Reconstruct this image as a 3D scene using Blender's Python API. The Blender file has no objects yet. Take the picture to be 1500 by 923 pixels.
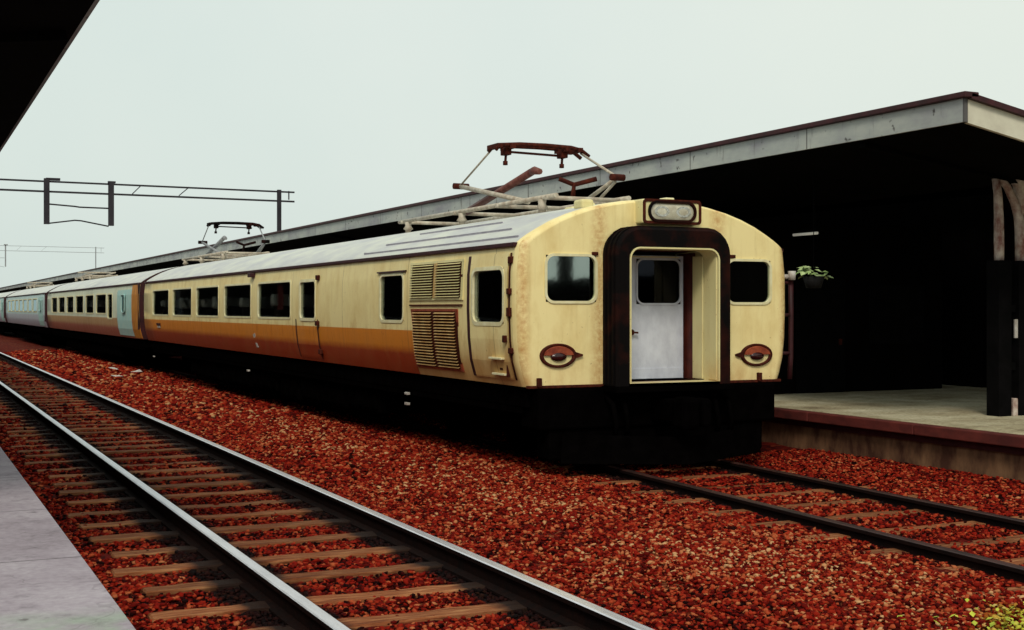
import bpy, bmesh, math, random
import numpy as np
from mathutils import Vector, Matrix
random.seed(7)
rng = np.random.default_rng(7)
sc = bpy.context.scene
COL = sc.collection
R = math.radians

# ------------------------------------------------------------------ materials
def new_mat(name):
    m = bpy.data.materials.new(name); m.use_nodes = True
    nt = m.node_tree; nt.nodes.clear()
    out = nt.nodes.new('ShaderNodeOutputMaterial')
    return m, nt, out

class N:
    """small node-building helper"""
    def __init__(s, nt): s.nt = nt
    def add(s, t, **kw):
        n = s.nt.nodes.new(t)
        for k, v in kw.items(): setattr(n, k, v)
        return n
    def link(s, a, b): s.nt.links.new(a, b)
    def coord(s, which='Object', scale=(1, 1, 1)):
        tc = s.add('ShaderNodeTexCoord'); mp = s.add('ShaderNodeMapping')
        mp.inputs['Scale'].default_value = scale
        s.link(tc.outputs[which], mp.inputs['Vector']); return mp.outputs['Vector']
    def noise(s, vec, scale, detail=4, rough=.55):
        n = s.add('ShaderNodeTexNoise'); n.inputs['Scale'].default_value = scale
        n.inputs['Detail'].default_value = detail; n.inputs['Roughness'].default_value = rough
        s.link(vec, n.inputs['Vector']); return n.outputs['Fac']
    def ramp(s, fac, stops):
        r = s.add('ShaderNodeValToRGB'); e = r.color_ramp.elements
        while len(e) < len(stops): e.new(.5)
        for i, (p, c) in enumerate(stops):
            e[i].position = p; e[i].color = (*c, 1) if len(c) == 3 else c
        s.link(fac, r.inputs['Fac']); return r.outputs['Color']
    def math(s, op, a, b=None, c=None, clamp=False):
        n = s.add('ShaderNodeMath', operation=op); n.use_clamp = clamp
        for i, v in enumerate((a, b, c)):
            if v is None: continue
            if isinstance(v, (int, float)): n.inputs[i].default_value = v
            else: s.link(v, n.inputs[i])
        return n.outputs[0]
    def mix(s, fac, a, b, mode='MIX'):
        n = s.add('ShaderNodeMix', data_type='RGBA', blend_type=mode)
        for i, v in ((0, fac), (6, a), (7, b)):
            if isinstance(v, (int, float)): n.inputs[i].default_value = v
            elif isinstance(v, tuple): n.inputs[i].default_value = (*v, 1)
            else: s.link(v, n.inputs[i])
        return n.outputs[2]
    def sep(s, vec):
        n = s.add('ShaderNodeSeparateXYZ'); s.link(vec, n.inputs[0]); return n.outputs
    def bsdf(s, out, col, rough=.6, metal=0., spec=.4, bump=None, bstr=.3, bdist=.02):
        b = s.add('ShaderNodeBsdfPrincipled')
        if isinstance(col, tuple): b.inputs['Base Color'].default_value = (*col, 1)
        else: s.link(col, b.inputs['Base Color'])
        if isinstance(rough, (int, float)): b.inputs['Roughness'].default_value = rough
        else: s.link(rough, b.inputs['Roughness'])
        b.inputs['Metallic'].default_value = metal
        b.inputs['Specular IOR Level'].default_value = spec
        if bump is not None:
            bp = s.add('ShaderNodeBump'); bp.inputs['Strength'].default_value = bstr
            bp.inputs['Distance'].default_value = bdist
            s.link(bump, bp.inputs['Height']); s.link(bp.outputs[0], b.inputs['Normal'])
        s.link(b.outputs[0], out.inputs['Surface']); return b

def plain(name, c1, c2=None, scale=6., rough=.6, metal=0., spec=.3, stretch=(1, 1, 1), bstr=.25, lo=.35, hi=.68):
    m, nt, out = new_mat(name); n = N(nt)
    v = n.coord('Object', stretch)
    f = n.noise(v, scale, 5, .6)
    if c2 is None: c2 = tuple(x * .6 for x in c1)
    col = n.ramp(f, [(lo, c2), (hi, c1)])
    n.bsdf(out, col, rough, metal, spec, n.noise(v, scale * 4, 3), bstr, .01)
    return m

def paint(name, up, band, low, front_len, zb=1.51, dirt=(.36, .17, .035), dirt_amt=.55, rust=(.16, .03, .008), rust_amt=.5, rough=.42, hood=False):
    """two-tone coach paint: upper colour, waist band and darker skirt, all real paint lines at fixed heights,
    with blotchy grime, vertical run marks and rust of their own shape"""
    m, nt, out = new_mat(name); n = N(nt)
    tc = n.add('ShaderNodeTexCoord'); o = tc.outputs['Object']
    x, y, z = n.sep(o)
    fine = n.noise(o, 9, 4)
    wob = n.math('MULTIPLY_ADD', fine, .05, -.025)
    zz = n.math('ADD', z, wob)
    c = up
    mask_b = n.math('LESS_THAN', n.math('ADD', z, n.math('MULTIPLY', wob, .15)), zb)
    mask_l = n.math('SUBTRACT', 1.0, n.math('MULTIPLY_ADD', n.math('SUBTRACT', zz, 1.20), 9., .1), clamp=True)
    if front_len > 0:
        bk = n.math('GREATER_THAN', y, front_len)
        mask_b = n.math('MULTIPLY', mask_b, bk)
    bandc = n.mix(mask_l, band, low)
    # blotchy grime on the light paint
    mp = n.add('ShaderNodeMapping'); mp.inputs['Scale'].default_value = (1.3, 1.3, .75); n.link(o, mp.inputs['Vector'])
    g = n.noise(mp.outputs[0], 2.3, 6, .62)
    gm = n.math('MULTIPLY_ADD', n.math('SUBTRACT', g, .44), 3.2 * dirt_amt, 0., clamp=True)
    upc = n.mix(n.math('MULTIPLY', gm, .8), up, dirt)
    # run marks
    mp2 = n.add('ShaderNodeMapping'); mp2.inputs['Scale'].default_value = (9, 9, .55); n.link(o, mp2.inputs['Vector'])
    st = n.noise(mp2.outputs[0], 1.6, 5, .6)
    sm = n.math('MULTIPLY_ADD', n.math('SUBTRACT', st, .54), 3.4, 0., clamp=True)
    upc = n.mix(n.math('MULTIPLY', sm, .38 * dirt_amt + .08), upc, tuple(v * .7 for v in dirt))
    # splashed rust along the sill
    sill = n.math('MULTIPLY_ADD', n.math('SUBTRACT', 1.28, z), 2.4, 0., clamp=True)
    sr = n.math('MULTIPLY', sill, n.math('MULTIPLY_ADD', n.math('SUBTRACT', g, .36), 3.0, 0., clamp=True))
    upc = n.mix(n.math('MULTIPLY', sr, rust_amt), upc, (.42, .12, .02))
    if hood:
        # brake dust settled in a ragged tide mark over the lower cab side
        td = n.math('MULTIPLY_ADD', n.math('SUBTRACT', n.math('MULTIPLY_ADD', g, .7, 1.2), z), 2.6, 0., clamp=True)
        td = n.math('MULTIPLY', td, n.math('MULTIPLY', n.math('SUBTRACT', y, .06), 6., clamp=True))
        upc = n.mix(n.math('MULTIPLY', td, .62), upc, (.46, .19, .035))
    if hood:
        # rusty grime that creeps out from the gangway hood and the body corners on the flat front
        fm = n.math('LESS_THAN', y, .06)
        e = None
        for xc, wd_ in ((-.80, 7.), (.80, 7.), (-1.76, 9.), (1.78, 9.)):
            k = n.math('SUBTRACT', 1., n.math('MULTIPLY', n.math('ABSOLUTE', n.math('SUBTRACT', x, xc)), wd_), clamp=True)
            e = k if e is None else n.math('MAXIMUM', e, k)
        e = n.math('MULTIPLY', n.math('MULTIPLY', e, fm), n.math('MULTIPLY_ADD', n.math('SUBTRACT', n.noise(o, 16, 6, .7), .32), 3.0, 0., clamp=True))
        upc = n.mix(n.math('MULTIPLY', e, .74), upc, (.46, .16, .02))
    bandc = n.mix(n.math('MULTIPLY', sm, .5), bandc, tuple(v * .55 for v in low))
    bandc = n.mix(n.math('MULTIPLY', gm, .35), bandc, (.42, .2, .06))
    col = n.mix(mask_b, upc, bandc)
    if front_len >= 0 and front_len < 100:
        # butt seams of the side sheets
        jt = n.math('LESS_THAN', n.math('FRACT', n.math('DIVIDE', n.math('SUBTRACT', y, 8.97), 2.79)), .007)
        jt = n.math('MULTIPLY', jt, n.math('GREATER_THAN', y, .5))
        col = n.mix(n.math('MULTIPLY', jt, n.math('MULTIPLY_ADD', fine, .8, 0., clamp=True)), col, (.16, .07, .03))
    # chips and rust specks
    sp = n.noise(o, 26, 3, .5)
    spm = n.math('MULTIPLY_ADD', n.math('SUBTRACT', sp, .69), 14., 0., clamp=True)
    col = n.mix(n.math('MULTIPLY', spm, .6), col, rust)
    rg = n.math('MULTIPLY_ADD', g, .35, rough - .12)
    n.bsdf(out, col, rg, 0., .35, n.noise(o, 5, 3), .12, .02)
    return m

def glass(name, refl=.06, tint=(.25, .28, .27), col=(.9, .95, .95), fk=.8):
    m, nt, out = new_mat(name); n = N(nt)
    t = n.add('ShaderNodeBsdfTransparent'); t.inputs[0].default_value = (*tint, 1)
    g = n.add('ShaderNodeBsdfGlossy'); g.inputs['Roughness'].default_value = .03
    v = n.coord('Object'); f = n.noise(v, 3.2, 3)
    bp = n.add('ShaderNodeBump'); bp.inputs['Strength'].default_value = .02; bp.inputs['Distance'].default_value = .01
    n.link(f, bp.inputs['Height']); n.link(bp.outputs[0], g.inputs['Normal'])
    g.inputs[0].default_value = (*col, 1)
    fr = n.add('ShaderNodeFresnel'); fr.inputs[0].default_value = 1.45
    fac = n.math('ADD', n.math('MULTIPLY', fr.outputs[0], fk), refl - .03, clamp=True)
    mx = n.add('ShaderNodeMixShader'); n.link(fac, mx.inputs[0])
    n.link(t.outputs[0], mx.inputs[1]); n.link(g.outputs[0], mx.inputs[2])
    n.link(mx.outputs[0], out.inputs['Surface']); return m

CREAM = (.90, .75, .36)
M = {}
M['lead_paint'] = paint('cream_orange_paint', CREAM, (.64, .21, .018), (.30, .036, .006), 3.22, dirt=(.55, .33, .07), hood=True)
M['second_paint'] = paint('faded_cream_paint', (.70, .74, .56), (.48, .29, .14), (.36, .11, .07), -1, dirt=(.42, .36, .2), dirt_amt=.4)
M['third_paint'] = paint('pale_cyan_paint', (.60, .76, .74), (.54, .57, .62), (.44, .42, .48), -1, dirt=(.35, .45, .45), dirt_amt=.35)
M['cream'] = paint('cream_trim_paint', (.74, .66, .33), (.7, .6, .3), (.7, .6, .3), 999, dirt=(.5, .3, .08), dirt_amt=.4)
M['rim'] = plain('pale_window_rim', (.80, .76, .50), (.70, .62, .34), 8, .45)
M['turquoise'] = plain('turquoise_door_paint', (.36, .62, .60), (.50, .68, .60), 5, .45)
M['orange_end'] = plain('orange_end_paint', (.62, .27, .03), (.42, .13, .015), 4, .55, stretch=(2, 2, .6))
M['roof_grey'] = plain('roof_paint', (.62, .63, .54), (.46, .46, .47), 2.2, .5, stretch=(1.2, .5, 1))
M['roof_edge'] = plain('roof_edge_paint', (.40, .38, .43), (.26, .24, .29), 5, .5)
M['black'] = plain('grimy_black', (.002, .0016, .0016), (.001, .0008, .0008), 6, 1., spec=0.)
M['rubber'] = plain('black_rubber', (.004, .003, .003), (.026, .006, .004), 2.6, .8, spec=.06, lo=.34, hi=.56)
M['maroon'] = plain('dark_maroon', (.055, .009, .012), (.025, .005, .006), 6, .6)
M['rust'] = plain('dark_rust', (.09, .017, .008), (.030, .006, .004), 18, .8, spec=.1, stretch=(1, 1, .6))
M['rust_light'] = plain('red_lamp_ring', (.34, .070, .025), (.17, .026, .012), 14, .55)
M['lamp_dark'] = plain('dark_red_lens', (.045, .006, .006), (.015, .004, .004), 20, .15, spec=.5)
M['door_white'] = plain('lilac_white_door', (.66, .69, .77), (.50, .52, .60), 5, .45, stretch=(1, 1, .6))
M['red_in'] = plain('dark_red_lining', (.11, .018, .01), (.05, .008, .006), 5, .6)
M['lens'] = plain('headlight_lens', (.62, .60, .46), (.40, .36, .26), 12, .12, spec=.6)
M['chrome'] = plain('worn_reflector', (.75, .74, .68), (.5, .48, .4), 20, .2, metal=.7)
M['arm_pale'] = plain('pale_painted_tube', (.55, .50, .40), (.34, .27, .2), 10, .5)
M['arm_red'] = plain('red_brown_tube', (.20, .075, .055), (.09, .02, .016), 10, .55)
M['glass'] = glass('side_glass', .04, (.94, .95, .94))
M['front_glass'] = glass('front_glass', .40, (.2, .22, .22), (.82, .92, .84))
M['door_glass'] = glass('door_glass', .04, (.2, .22, .25), (.75, .78, .95), .15)
M['blue_glass'] = glass('hazy_glass', .22, (.18, .26, .3), (.6, .75, .8))
M['interior'] = plain('dark_interior', (.014, .011, .010), (.008, .006, .006), 4, .9)
M['cover'] = plain('white_headrest_cloth', (.88, .86, .78), (.8, .76, .66), 6, .9)
M['seat'] = plain('dark_seat_cloth', (.03, .014, .012), (.015, .008, .008), 8, .9)
M['curtain'] = plain('faded_red_curtain', (.45, .10, .09), (.22, .03, .03), 6, .9, stretch=(8, 8, .5))
M['rail_top'] = plain('polished_rail_head', (.80, .78, .82), (.60, .58, .62), 8, .28, metal=.55, spec=.5, stretch=(1, .15, 1))
M['rail_side'] = plain('oily_rail_web', (.006, .004, .004), (.012, .005, .004), 12, .85, spec=.06)
M['rail_rust'] = plain('rusty_rail_head', (.06, .020, .015), (.015, .006, .005), 9, .5, spec=.35, stretch=(1, .3, 1))
M['steel_dark'] = plain('dark_gantry_steel', (.03, .025, .03), (.018, .015, .02), 3, .7)
M['steel_far'] = plain('hazed_gantry_steel', (.30, .31, .31), (.22, .22, .23), 3, .7)  # paled so distant steel fades into the sky; haze put into the colour
M['soffit'] = plain('black_soffit', (.004, .0035, .0035), (.002, .002, .002), 2, .95, spec=.02)
M['station_dark'] = plain('black_station_timber', (.0035, .003, .003), (.002, .0015, .0015), 2, .95, spec=.02, stretch=(1, 2, .3))
M['column_black'] = plain('black_column_paint', (.004, .0035, .004), (.002, .002, .002), 5, .85, spec=.04)
M['column_pale'] = plain('lit_pale_column_paint', (.70, .62, .54), (.22, .09, .07), 7, .7, stretch=(1, 1, .8))  # pale where light catches the columns; that light is in the colour
M['fascia'] = None
M['leaf'] = plain('pale_leaf', (.66, .78, .42), (.34, .48, .16), 9, .6)
M['pot'] = plain('dark_pot', (.004, .003, .003), None, 9, .8)
M['paper'] = plain('scrap_paper', (.75, .73, .68), (.55, .5, .45), 9, .8)
M['plate'] = plain('pale_plate', (.62, .60, .56), (.35, .3, .26), 9, .5)

def fascia_mat():
    m, nt, out = new_mat('weathered_grey_board'); n = N(nt)
    o = n.coord('Object')
    x, y, z = n.sep(o)
    g = n.noise(n.coord('Object', (1, .5, 1.2)), 1.4, 6, .65)
    col = n.ramp(g, [(.3, (.22, .21, .24)), (.5, (.34, .355, .34)), (.7, (.46, .47, .42))])
    st = n.noise(n.coord('Object', (3, 3, .5)), 2.2, 5, .65)
    sm = n.math('MULTIPLY_ADD', n.math('SUBTRACT', st, .60), 7., 0., clamp=True)
    col = n.mix(n.math('MULTIPLY', sm, .75), col, (.07, .055, .05))
    sp = n.noise(n.coord('Object', (1, 1, 1)), 7, 3, .5)
    spm = n.math('MULTIPLY_ADD', n.math('SUBTRACT', sp, .66), 16., 0., clamp=True)
    col = n.mix(n.math('MULTIPLY', spm, .85), col, (.03, .02, .02))
    # butt joints between boards
    jt = n.math('LESS_THAN', n.math('FRACT', n.math('MULTIPLY', y, .37)), .008)
    col = n.mix(n.math('MULTIPLY', jt, .8), col, (.04, .03, .03))
    n.bsdf(out, col, .75, 0, .2, st, .25, .02); return m
M['fascia'] = fascia_mat()
M['fascia_end'] = plain('cream_end_board', (.66, .63, .50), (.52, .48, .38), 3, .7)

def ground_mat(name, kind):
    """red ballast: colour from a per-stone random value (stones) or noise (bed); rail shadow bands painted beside the rails"""
    m, nt, out = new_mat(name); n = N(nt)
    geo = n.add('ShaderNodeNewGeometry'); pos = geo.outputs['Position']
    x, y, z = n.sep(pos)
    big = n.noise(pos, .55, 4, .6)
    mid = n.noise(pos, 2.3, 4, .6)
    if kind == 'stone':
        at = n.add('ShaderNodeAttribute', attribute_name='tone'); r = at.outputs['Fac']
    else:
        vo = n.add('ShaderNodeTexVoronoi'); vo.inputs['Scale'].default_value = 13.
        n.link(pos, vo.inputs['Vector']); r = n.sep(vo.outputs['Color'])[0]
    # paler stone is commoner in patches between the tracks
    near = n.math('SUBTRACT', 1., n.math('ABSOLUTE', n.math('MULTIPLY', n.math('SUBTRACT', x, 5.6), .55)), clamp=True)
    bias = n.math('MULTIPLY_ADD', big, .50, -.36)
    bias = n.math('ADD', bias, n.math('MULTIPLY', near, .17))
    rr = n.math('ADD', r, bias)
    col = n.ramp(rr, [(.0, (.008, .001, .001)), (.18, (.09, .0035, .0022)), (.50, (.21, .009, .004)), (.72, (.30, .028, .010)), (.86, (.38, .085, .030)), (.96, (.45, .18, .075)), (1.0, (.50, .28, .13))])
    if kind != 'stone':
        col = n.mix(.70, col, (.045, .003, .002))
    # greasy dark band along each rail, with the rail's shadow painted into it
    rail_shade = None
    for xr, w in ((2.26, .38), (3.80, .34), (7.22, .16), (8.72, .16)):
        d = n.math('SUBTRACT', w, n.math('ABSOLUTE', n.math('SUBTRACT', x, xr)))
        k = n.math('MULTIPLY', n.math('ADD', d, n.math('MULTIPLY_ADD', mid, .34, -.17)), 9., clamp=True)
        rail_shade = k if rail_shade is None else n.math('MAXIMUM', rail_shade, k)
    col = n.mix(n.math('MULTIPLY', rail_shade, .96), col, (.006, .004, .004))
    # lime moss on the stones of one small patch
    dx = n.math('SUBTRACT', x, 6.35); dy = n.math('MULTIPLY', n.math('SUBTRACT', y, 5.62), 1.5)
    dd = n.math('SQRT', n.math('ADD', n.math('MULTIPLY', dx, dx), n.math('MULTIPLY', dy, dy)))
    ms = n.math('MULTIPLY', n.math('SUBTRACT', n.math('MULTIPLY_ADD', mid, 1.1, .25), dd), 2.2, clamp=True)
    ms = n.math('MULTIPLY', ms, n.math('MULTIPLY_ADD', n.math('SUBTRACT', r, .30), 4., 0., clamp=True))
    col = n.mix(n.math('MULTIPLY', ms, .85), col, n.ramp(r, [(.3, (.20, .22, .012)), (.8, (.55, .58, .06))]))
    n.bsdf(out, col, .9, 0, .05, n.noise(pos, 30, 2), .4, .01)
    return m
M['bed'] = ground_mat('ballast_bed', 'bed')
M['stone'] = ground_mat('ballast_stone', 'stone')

def sleeper_mat():
    m, nt, out = new_mat('weathered_sleeper_timber'); n = N(nt)
    at = n.add('ShaderNodeObjectInfo')
    geo = n.add('ShaderNodeNewGeometry'); x, y, z = n.sep(geo.outputs['Position'])
    v = n.coord('Object', (.8, 9, 9))
    g = n.noise(v, 3.5, 6, .65)
    col = n.ramp(g, [(.28, (.05, .011, .005)), (.47, (.22, .065, .022)), (.70, (.42, .20, .085))])
    tone = n.math('MULTIPLY_ADD', at.outputs['Random'], .5, .65)
    hsv = n.add('ShaderNodeHueSaturation'); n.link(tone, hsv.inputs['Value']); n.link(col, hsv.inputs['Color'])
    col = hsv.outputs[0]
    mid = n.noise(geo.outputs['Position'], 2.3, 4, .6)
    rail_shade = None  # the painted rail shadow band carries on over the sleepers
    for xr, w in ((2.26, .32), (3.80, .30)):
        d = n.math('SUBTRACT', w, n.math('ABSOLUTE', n.math('SUBTRACT', x, xr)))
        k = n.math('MULTIPLY', n.math('ADD', d, n.math('MULTIPLY_ADD', mid, .3, -.15)), 9., clamp=True)
        rail_shade = k if rail_shade is None else n.math('MAXIMUM', rail_shade, k)
    col = n.mix(n.math('MULTIPLY', rail_shade, .95), col, (.010, .006, .005))
    n.bsdf(out, col, .85, 0, .15, g, .5, .02); return m
M['sleeper'] = sleeper_mat()

def platform_mat(name, cols, moss, joints=1.9):
    m, nt, out = new_mat(name); n = N(nt)
    geo = n.add('ShaderNodeNewGeometry'); pos = geo.outputs['Position']
    x, y, z = n.sep(pos)
    g = n.noise(pos, 1.1, 6, .65); f = n.noise(pos, 22, 4, .6)
    col = n.ramp(n.math('MULTIPLY_ADD', f, .35, n.math('MULTIPLY', g, .7)), [(.32, cols[0]), (.5, cols[1]), (.7, cols[2])])
    mm = n.math('MULTIPLY', n.math('MULTIPLY_ADD', n.math('SUBTRACT', moss[0], y), 1.3, .5, clamp=True),
                n.math('MULTIPLY_ADD', n.math('SUBTRACT', n.noise(pos, 2.6, 5, .6), .38), 4., 0., clamp=True))
    col = n.mix(n.math('MULTIPLY', mm, moss[2]), col, moss[1])
    jt = n.math('LESS_THAN', n.math('FRACT', n.math('ADD', n.math('DIVIDE', y, joints), n.math('MULTIPLY', f, .006))), .012)
    col = n.mix(n.math('MULTIPLY', jt, .55), col, (.06, .05, .05))
    sp = n.math('MULTIPLY_ADD', n.math('SUBTRACT', n.noise(pos, 9, 3), .68), 12., 0., clamp=True)
    col = n.mix(n.math('MULTIPLY', sp, .55), col, (.07, .05, .05))
    gr = n.noise(pos, 4.5, 6, .75)
    col = n.mix(n.math('MULTIPLY', n.math('MULTIPLY_ADD', n.math('SUBTRACT', gr, .52), 5., 0., clamp=True), .45), col, tuple(v * .35 for v in cols[0]))
    # thin meandering cracks
    vo = n.add('ShaderNodeTexVoronoi', feature='DISTANCE_TO_EDGE'); vo.inputs['Scale'].default_value = .55
    wv = n.add('ShaderNodeVectorMath', operation='ADD'); nz = n.add('ShaderNodeTexNoise'); nz.inputs['Scale'].default_value = 3.; n.link(pos, nz.inputs['Vector'])
    n.link(pos, wv.inputs[0]); n.link(nz.outputs['Color'], wv.inputs[1]); n.link(wv.outputs[0], vo.inputs['Vector'])
    ck = n.math('LESS_THAN', vo.outputs['Distance'], .006)
    col = n.mix(n.math('MULTIPLY', ck, .18), col, (.05, .04, .04))
    n.bsdf(out, col, .85, 0, .2, gr, .45, .02)
    return m
M['plat_left'] = platform_mat('lilac_grey_concrete', [(.23, .19, .215), (.35, .30, .34), (.48, .43, .47)], (6.0, (.30, .46, .28), .95))
M['plat_right'] = platform_mat('olive_grey_concrete', [(.14, .10, .055), (.42, .36, .23), (.70, .66, .48)], (9.5, (.5, .55, .42), .5))
M['coping'] = plain('dark_red_coping', (.15, .025, .018), (.07, .012, .010), 4, .75, stretch=(1, .6, 1))
M['plat_wall'] = plain('stained_brown_wall', (.23, .12, .06), (.06, .022, .012), 2.6, .85, stretch=(1, 1.6, .7), lo=.38, hi=.66)
M['weed'] = plain('lime_weed', (.55, .56, .05), (.24, .30, .02), 12, .6)

# ------------------------------------------------------------------ mesh builder
class MB:
    def __init__(s): s.v = []; s.f = []; s.m = []; s.sm = []; s.cur = 0; s.smooth = False
    def vert(s, p): s.v.append(tuple(p)); return len(s.v) - 1
    def face(s, ids): s.f.append(tuple(ids)); s.m.append(s.cur); s.sm.append(s.smooth)
    def quad(s, a, b, c, d): s.face([s.vert(p) for p in (a, b, c, d)])
    def poly(s, pts): s.face([s.vert(p) for p in pts])
    def box(s, x0, x1, y0, y1, z0, z1, bev=0.):
        bm = bmesh.new()
        bmesh.ops.create_cube(bm, size=1)
        for v in bm.verts:
            v.co = ((x0 + x1) / 2 + v.co.x * (x1 - x0), (y0 + y1) / 2 + v.co.y * (y1 - y0), (z0 + z1) / 2 + v.co.z * (z1 - z0))
        if bev > 0:
            bmesh.ops.bevel(bm, geom=bm.edges[:], offset=bev, segments=2, affect='EDGES', profile=.5)
        s.from_bm(bm); bm.free()
    def from_bm(s, bm, mat=None):
        base = len(s.v); bm.verts.index_update()
        for v in bm.verts: s.v.append(tuple(mat @ v.co) if mat else tuple(v.co))
        for f in bm.faces: s.face([base + v.index for v in f.verts])
    def tube(s, pts, r, n=8, cap=True):
        pts = [Vector(p) for p in pts]; rs = r if isinstance(r, (list, tuple)) else [r] * len(pts)
        rings = []; up = None
        for i, p in enumerate(pts):
            d = (pts[min(i + 1, len(pts) - 1)] - pts[max(i - 1, 0)]).normalized()
            if up is None: up = Vector((0, 0, 1)) if abs(d.z) < .9 else Vector((1, 0, 0))
            a = d.cross(up).normalized(); b = a.cross(d).normalized(); up = b
            rings.append([s.vert(p + (a * math.cos(t) + b * math.sin(t)) * rs[i]) for t in [2 * math.pi * k / n for k in range(n)]])
        sm, s.smooth = s.smooth, True
        for i in range(len(rings) - 1):
            for k in range(n): s.face([rings[i][k], rings[i][(k + 1) % n], rings[i + 1][(k + 1) % n], rings[i + 1][k]])
        s.smooth = sm
        if cap: s.face(rings[0][::-1]); s.face(rings[-1])
    def bar(s, a, b, w, h):
        a = Vector(a); b = Vector(b); d = (b - a).normalized()
        up = Vector((0, 0, 1)) if abs(d.z) < .9 else Vector((0, 1, 0))
        x = d.cross(up).normalized() * w / 2; z = x.normalized().cross(d).normalized() * h / 2
        P = [s.vert(p + sx * x + sz * z) for p in (a, b) for sx, sz in ((-1, -1), (1, -1), (1, 1), (-1, 1))]
        for q in ((0, 1, 2, 3), (7, 6, 5, 4), (0, 4, 5, 1), (1, 5, 6, 2), (2, 6, 7, 3), (3, 7, 4, 0)): s.face([P[i] for i in q])
    def build(s, name, mats, parent=None, recalc=True, origin=None):
        me = bpy.data.meshes.new(name)
        off = Vector((0, 0, 0))
        if parent is not None: off = world_loc(parent)
        elif origin is not None: off = Vector(origin)
        me.from_pydata([(v[0] - off.x, v[1] - off.y, v[2] - off.z) for v in s.v], [], s.f)
        for m in (mats if isinstance(mats, (list, tuple)) else [mats]): me.materials.append(M[m] if isinstance(m, str) else m)
        me.polygons.foreach_set('material_index', s.m); me.polygons.foreach_set('use_smooth', s.sm)
        if recalc:
            bm = bmesh.new(); bm.from_mesh(me)
            bmesh.ops.remove_doubles(bm, verts=bm.verts, dist=1e-5)
            bmesh.ops.recalc_face_normals(bm, faces=bm.faces); bm.to_mesh(me); bm.free()
        me.update()
        o = bpy.data.objects.new(name, me); COL.objects.link(o)
        if parent is not None: o.parent = parent
        else: o.location = off
        return o

def world_loc(o):
    p = Vector(o.location)
    while o.parent: o = o.parent; p = p + Vector(o.location)
    return p
def tag(o, label=None, cat=None, group=None, kind=None):
    if label: o['label'] = label
    if cat: o['category'] = cat
    if group: o['group'] = group
    if kind: o['kind'] = kind
    return o
def thing(name, label, cat, loc=(0, 0, 0), group=None):
    o = bpy.data.objects.new(name, None); COL.objects.link(o); o.location = loc; o.empty_display_size = .3
    return tag(o, label, cat, group)

def rrect(u0, u1, v0, v1, r, n=5):
    pts = []
    for cx, cy, a0 in ((u1 - r, v1 - r, 0), (u0 + r, v1 - r, 90), (u0 + r, v0 + r, 180), (u1 - r, v0 + r, 270)):
        for k in range(n + 1):
            a = R(a0 + 90 * k / n); pts.append((cx + r * math.cos(a), cy + r * math.sin(a)))
    return pts
def ring(mb, fn, u0, u1, v0, v1, r, w, d0=-.05, d1=.012, vin=None):
    """rounded frame around a window opening; fn(u, v, d) places it on the body"""
    a = rrect(u0 - w, u1 + w, v0 - w, v1 + w, r + w * .8); b = rrect(u0, u1, v0, v1, r)
    n = len(a); P = lambda L, d: [mb.vert(fn(u, v, d)) for u, v in L]
    ao, af, bf, bi = P(a, -.004), P(a, d1), P(b, d1), P(b, d0)
    for k in range(n):
        j = (k + 1) % n
        for s, t in ((ao, af), (af, bf), (bf, bi)): mb.face([s[k], s[j], t[j], t[k]])
def disc(mb, fn, cu, cv, ru, rv, d, n=28, hole=0.):
    pts = [(math.cos(2 * math.pi * k / n), math.sin(2 * math.pi * k / n)) for k in range(n)]
    if hole <= 0: mb.face([mb.vert(fn(cu + ru * a, cv + rv * b, d)) for a, b in pts]); return
    A = [mb.vert(fn(cu + ru * a, cv + rv * b, d)) for a, b in pts]; B = [mb.vert(fn(cu + ru * hole * a, cv + rv * hole * b, d)) for a, b in pts]
    for k in range(n): mb.face([A[k], A[(k + 1) % n], B[(k + 1) % n], B[k]])
def raised(mb, fn, pts, d0, d1):
    A = [mb.vert(fn(u, v, d0)) for u, v in pts]; B = [mb.vert(fn(u, v, d1)) for u, v in pts]; n = len(pts)
    for k in range(n): mb.face([A[k], A[(k + 1) % n], B[(k + 1) % n], B[k]])
    mb.face(B); mb.face(A[::-1])
def rect(u0, u1, v0, v1): return [(u0, v0), (u1, v0), (u1, v1), (u0, v1)]

# ------------------------------------------------------------------ train
XC = 7.985
SIDE = [(.93, 1.715), (1.02, 1.75), (1.2, 1.80), (1.45, 1.828), (1.8, 1.84), (2.2, 1.835), (2.5, 1.80)]
def hw(z):
    if z <= SIDE[0][0]: return SIDE[0][1]
    for (z0, a), (z1, b) in zip(SIDE, SIDE[1:]):
        if z <= z1: return a + (b - a) * (z - z0) / (z1 - z0)
    return SIDE[-1][1]
ROOF = [(1.80, 2.5), (1.785, 2.535), (1.74, 2.575), (1.66, 2.63), (1.54, 2.70), (1.38, 2.785), (1.18, 2.868), (.95, 2.942), (.7, 3.0), (.45, 3.04), (.22, 3.062), (0, 3.07)]
sideL = lambda u, v, d: (XC - hw(v) - d, u, v)

def side_wall(mb, fn, u0, u1, holes, zs=None):
    us = sorted(set([u0, u1] + [h[0] for h in holes] + [h[1] for h in holes]))
    mb.smooth = True
    vs = sorted(set([z for z, _ in SIDE] + [h[2] for h in holes] + [h[3] for h in holes]))
    for a, b in zip(us, us[1:]):
        for c, d in zip(vs, vs[1:]):
            cu, cv = (a + b) / 2, (c + d) / 2
            if any(h[0] < cu < h[1] and h[2] < cv < h[3] for h in holes): continue
            mb.quad(fn(a, c, 0), fn(b, c, 0), fn(b, d, 0), fn(a, d, 0))
    mb.smooth = False

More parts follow.
